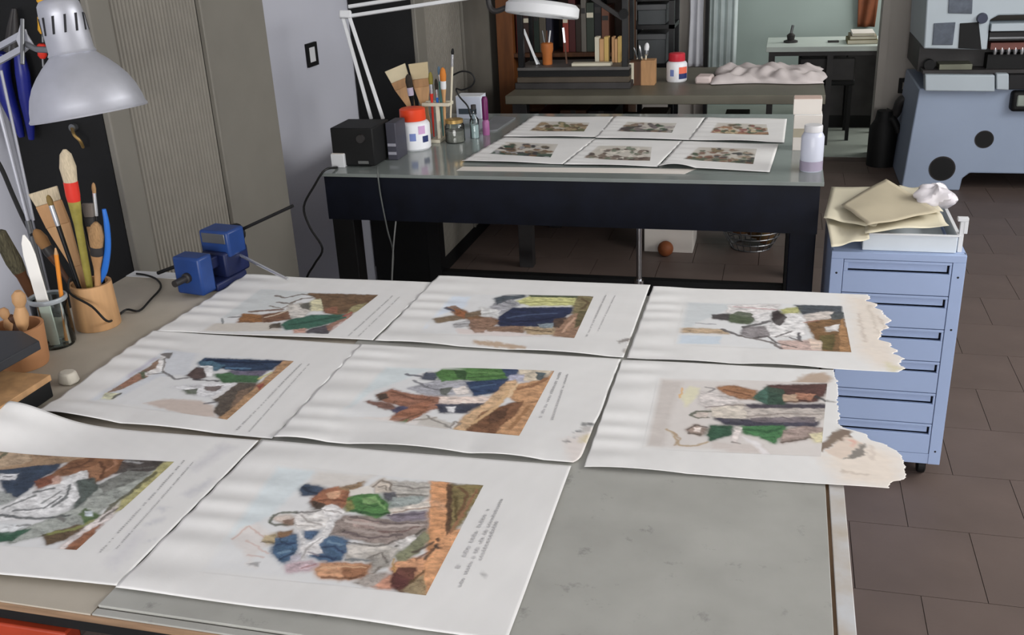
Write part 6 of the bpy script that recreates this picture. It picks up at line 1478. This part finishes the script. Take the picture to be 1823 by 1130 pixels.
a_ = mp(1800, 160); b_ = mp(1803, 196)
kb = MB().box(a_.x, mx1 - .1, MY - .06, MY + .02, b_.z, a_.z).build('handle_housing', m_black, mc, bevel=.02, seg=3)
a_ = mp(1808, 166); b_ = mp(1808, 186)
MB().box(a_.x, mx1 - .2, MY - .07, MY - .055, b_.z, a_.z).build('handle', mat('grey_green_plastic', (140, 148, 140), .5), kb, bevel=.008)
# dark gap with work bed
a_, b_ = mp(1642, 86), mp(1642, 130)
MB().box(a_.x, mx1, MY + .12, MY + .7, b_.z - .01, a_.z + .01).build('throat', m_dark, mc, smooth=False)
a_, b_ = mp(1672, 114), mp(1730, 124)
MB().box(a_.x, b_.x, MY - .01, MY + .12, b_.z, a_.z).build('bed_plate', mat('olive_steel', (104, 106, 92), .4, metal=.4), mc, bevel=.003)
a_, b_ = mp(1642, 124), mp(1800, 130)
MB().box(a_.x, mx1, MY - .02, MY + .12, b_.z, a_.z).build('bed', m_dark, mc, bevel=.003)
MB().lathe(mp(1656, 117) + Vector((0, .02, 0)), (0, 1, 0), [(0, .03), (.05, .03)], n=18).build('roller', m_black, mc)
# head
hd = [mp(*a) for a in [(1652, -60), (1643, 85), (1755, 87), (1760, 34), (1775, 26)]]
MB().prism([(hd[0].x, MY - .04, hd[0].z), (hd[1].x, MY - .04, hd[1].z), (hd[2].x, MY - .04, hd[2].z), (hd[3].x, MY - .04, hd[3].z), (hd[4].x, MY - .04, hd[4].z), (mx1, MY - .04, hd[4].z), (mx1, MY - .04, hd[0].z)], (0, .75, 0)).build('head', m_machinew, mc, bevel=.008)
for px, mm, nm in (([(1661, 40), (1658, 78), (1694, 78), (1699, 38)], m_screen, 'window'), ([(1707, 40), (1704, 84), (1745, 86), (1740, 38)], m_black, 'panel'), ([(1688, -20), (1686, 22), (1728, 23), (1730, -20)], m_screen, 'window')):
    pts = [mp(*a) for a in px]
    MB().prism([(v.x, MY - .048, v.z) for v in pts], (0, .01, 0)).build(nm, mm, mc, bevel=.002)
c = mp(1746, 31)
MB().lathe((c.x, MY - .04, c.z), (0, -1, 0), [(0, .03), (.03, .026)], n=20).build('knob', mat('navy_plastic', (50, 56, 78), .4), mc)
a_, b_ = mp(1762, 40), mp(1762, 54)
MB().box(a_.x, mx1, MY - .06, MY + .1, b_.z, a_.z).build('light_bar', m_machinew, mc, bevel=.004)
a_, b_ = mp(1760, 56), mp(1760, 72)
MB().box(a_.x, mx1, MY - .03, MY + .1, b_.z, a_.z).build('blade_beam', m_blackgloss, mc, bevel=.002)
a_, b_ = mp(1760, 65), mp(1760, 68)
MB().box(a_.x, mx1, MY - .035, MY - .03, b_.z, a_.z).build('rail', m_steel, mc, smooth=False)
a_, b_ = mp(1764, 76), mp(1764, 88)
MB().box(a_.x, mx1, MY - .01, MY + .1, b_.z, a_.z).build('red_strip', mat('dark_red_paint', (110, 66, 58), .5), mc, smooth=False)
for k in range(18):
    v = mp(1772 + 12 * k, 88)
    if v.x > mx1 - .02: break
    MB().lathe((v.x, MY, mp(1764, 97).z), (0, 0, 1), [(0, .008), (.02, .012), (.04, .01)], n=10).build('needle_clamp', m_ferrule, mc)
a_, b_ = mp(1760, 98), mp(1760, 128)
MB().box(a_.x, mx1, MY + .02, MY + .12, b_.z, a_.z).build('comb', m_black, mc, smooth=False)
# dark bundle between partition and machine
t = thing('hose_bundle', (mp(1605, 300).x - .02, MY + .4, 0), 'dark hoses and pump standing left of the machine', 'pump')
xq = YY(1588, 260, MY + .5).x
MB().lathe((xq - .05, MY + .62, 0), (0, 0, 1), [(0, .09), (.25, .09), (.3, .06), (.36, .05)], n=20).build('tank', m_black, t)
MB().tube([(xq - .05, MY + .62, .35), YY(1592, 205, MY + .62), YY(1602, 182, MY + .6), YY(1610, 176, MY + .6)], .03, n=12, smooth=5).build('hose', m_dark, t)
MB().tube([(xq - .06, MY + .6, .3), YY(1574, 222, MY + .6), YY(1588, 212, MY + .58), YY(1600, 236, MY + .56)], .026, n=12, smooth=5).build('hose', m_black, t)

# things on the floor beneath the tables
q = Z(1190, 449, 0)
t = thing('floor_carton', (q.x, q.y + .1, 0), 'white carton on the floor under the back workbench', 'box')
a_, b_ = Z(1147, 447, 0), Z(1233, 450, 0)
zz = YY(1190, 400, q.y).z
MB().box(a_.x, b_.x, q.y, q.y + .25, 0, zz).build('body', m_card, t, bevel=.002)
MB().box(a_.x + .003, b_.x - .003, q.y + .003, q.y + .247, zz, zz + .002).build('lid', m_white, t, smooth=False)
q2 = Z(1187, 449, 0)
solo('rubber_ball', MB().lathe((q2.x, q2.y - .06, 0.0), (0, 0, 1), [(.04 * (1 - math.cos(math.pi * k / 12)), max(.0005, .04 * math.sin(math.pi * k / 12))) for k in range(13)], n=20), mat('brown_rubber', (136, 78, 44), .6, var=.2), 'brown ball on the floor before the white carton', 'ball')
q = Z(1335, 455, 0)
t = thing('wire_basket', (q.x, q.y + .12, 0), 'round wire basket on the floor under the far table', 'basket')
m = MB()
for k in range(5):
    R_ = .10 + .02 * k
    m.tube([(q.x + R_ * math.cos(a), q.y + .15 + R_ * math.sin(a), .004 + .035 * k) for a in np.linspace(0, 2 * math.pi, 33)], .0035, n=6)
m.build('hoop', m_steel, t)
m = MB()
for k in range(20):
    a = 2 * math.pi * k / 20
    m.tube([(q.x + .10 * math.cos(a), q.y + .15 + .10 * math.sin(a), .004), (q.x + .18 * math.cos(a), q.y + .15 + .18 * math.sin(a), .146)], .0025, n=6)
m.build('wire', m_steel, t)
m = MB()
rr = random.Random(6)
for k in range(5):
    a = k * 1.25
    m.lathe((q.x + .06 * math.cos(a), q.y + .15 + .06 * math.sin(a), .02 + .02 * k), (rr.uniform(-.4, .4), rr.uniform(-.4, .4), 1), [(0, .03), (.02, .045), (.06, .045), (.08, .02)], n=12)
m.build('contents', mat('olive_red_waste', (96, 92, 50), .7, var=.4, scale=9, col2=(110, 60, 44)), t)
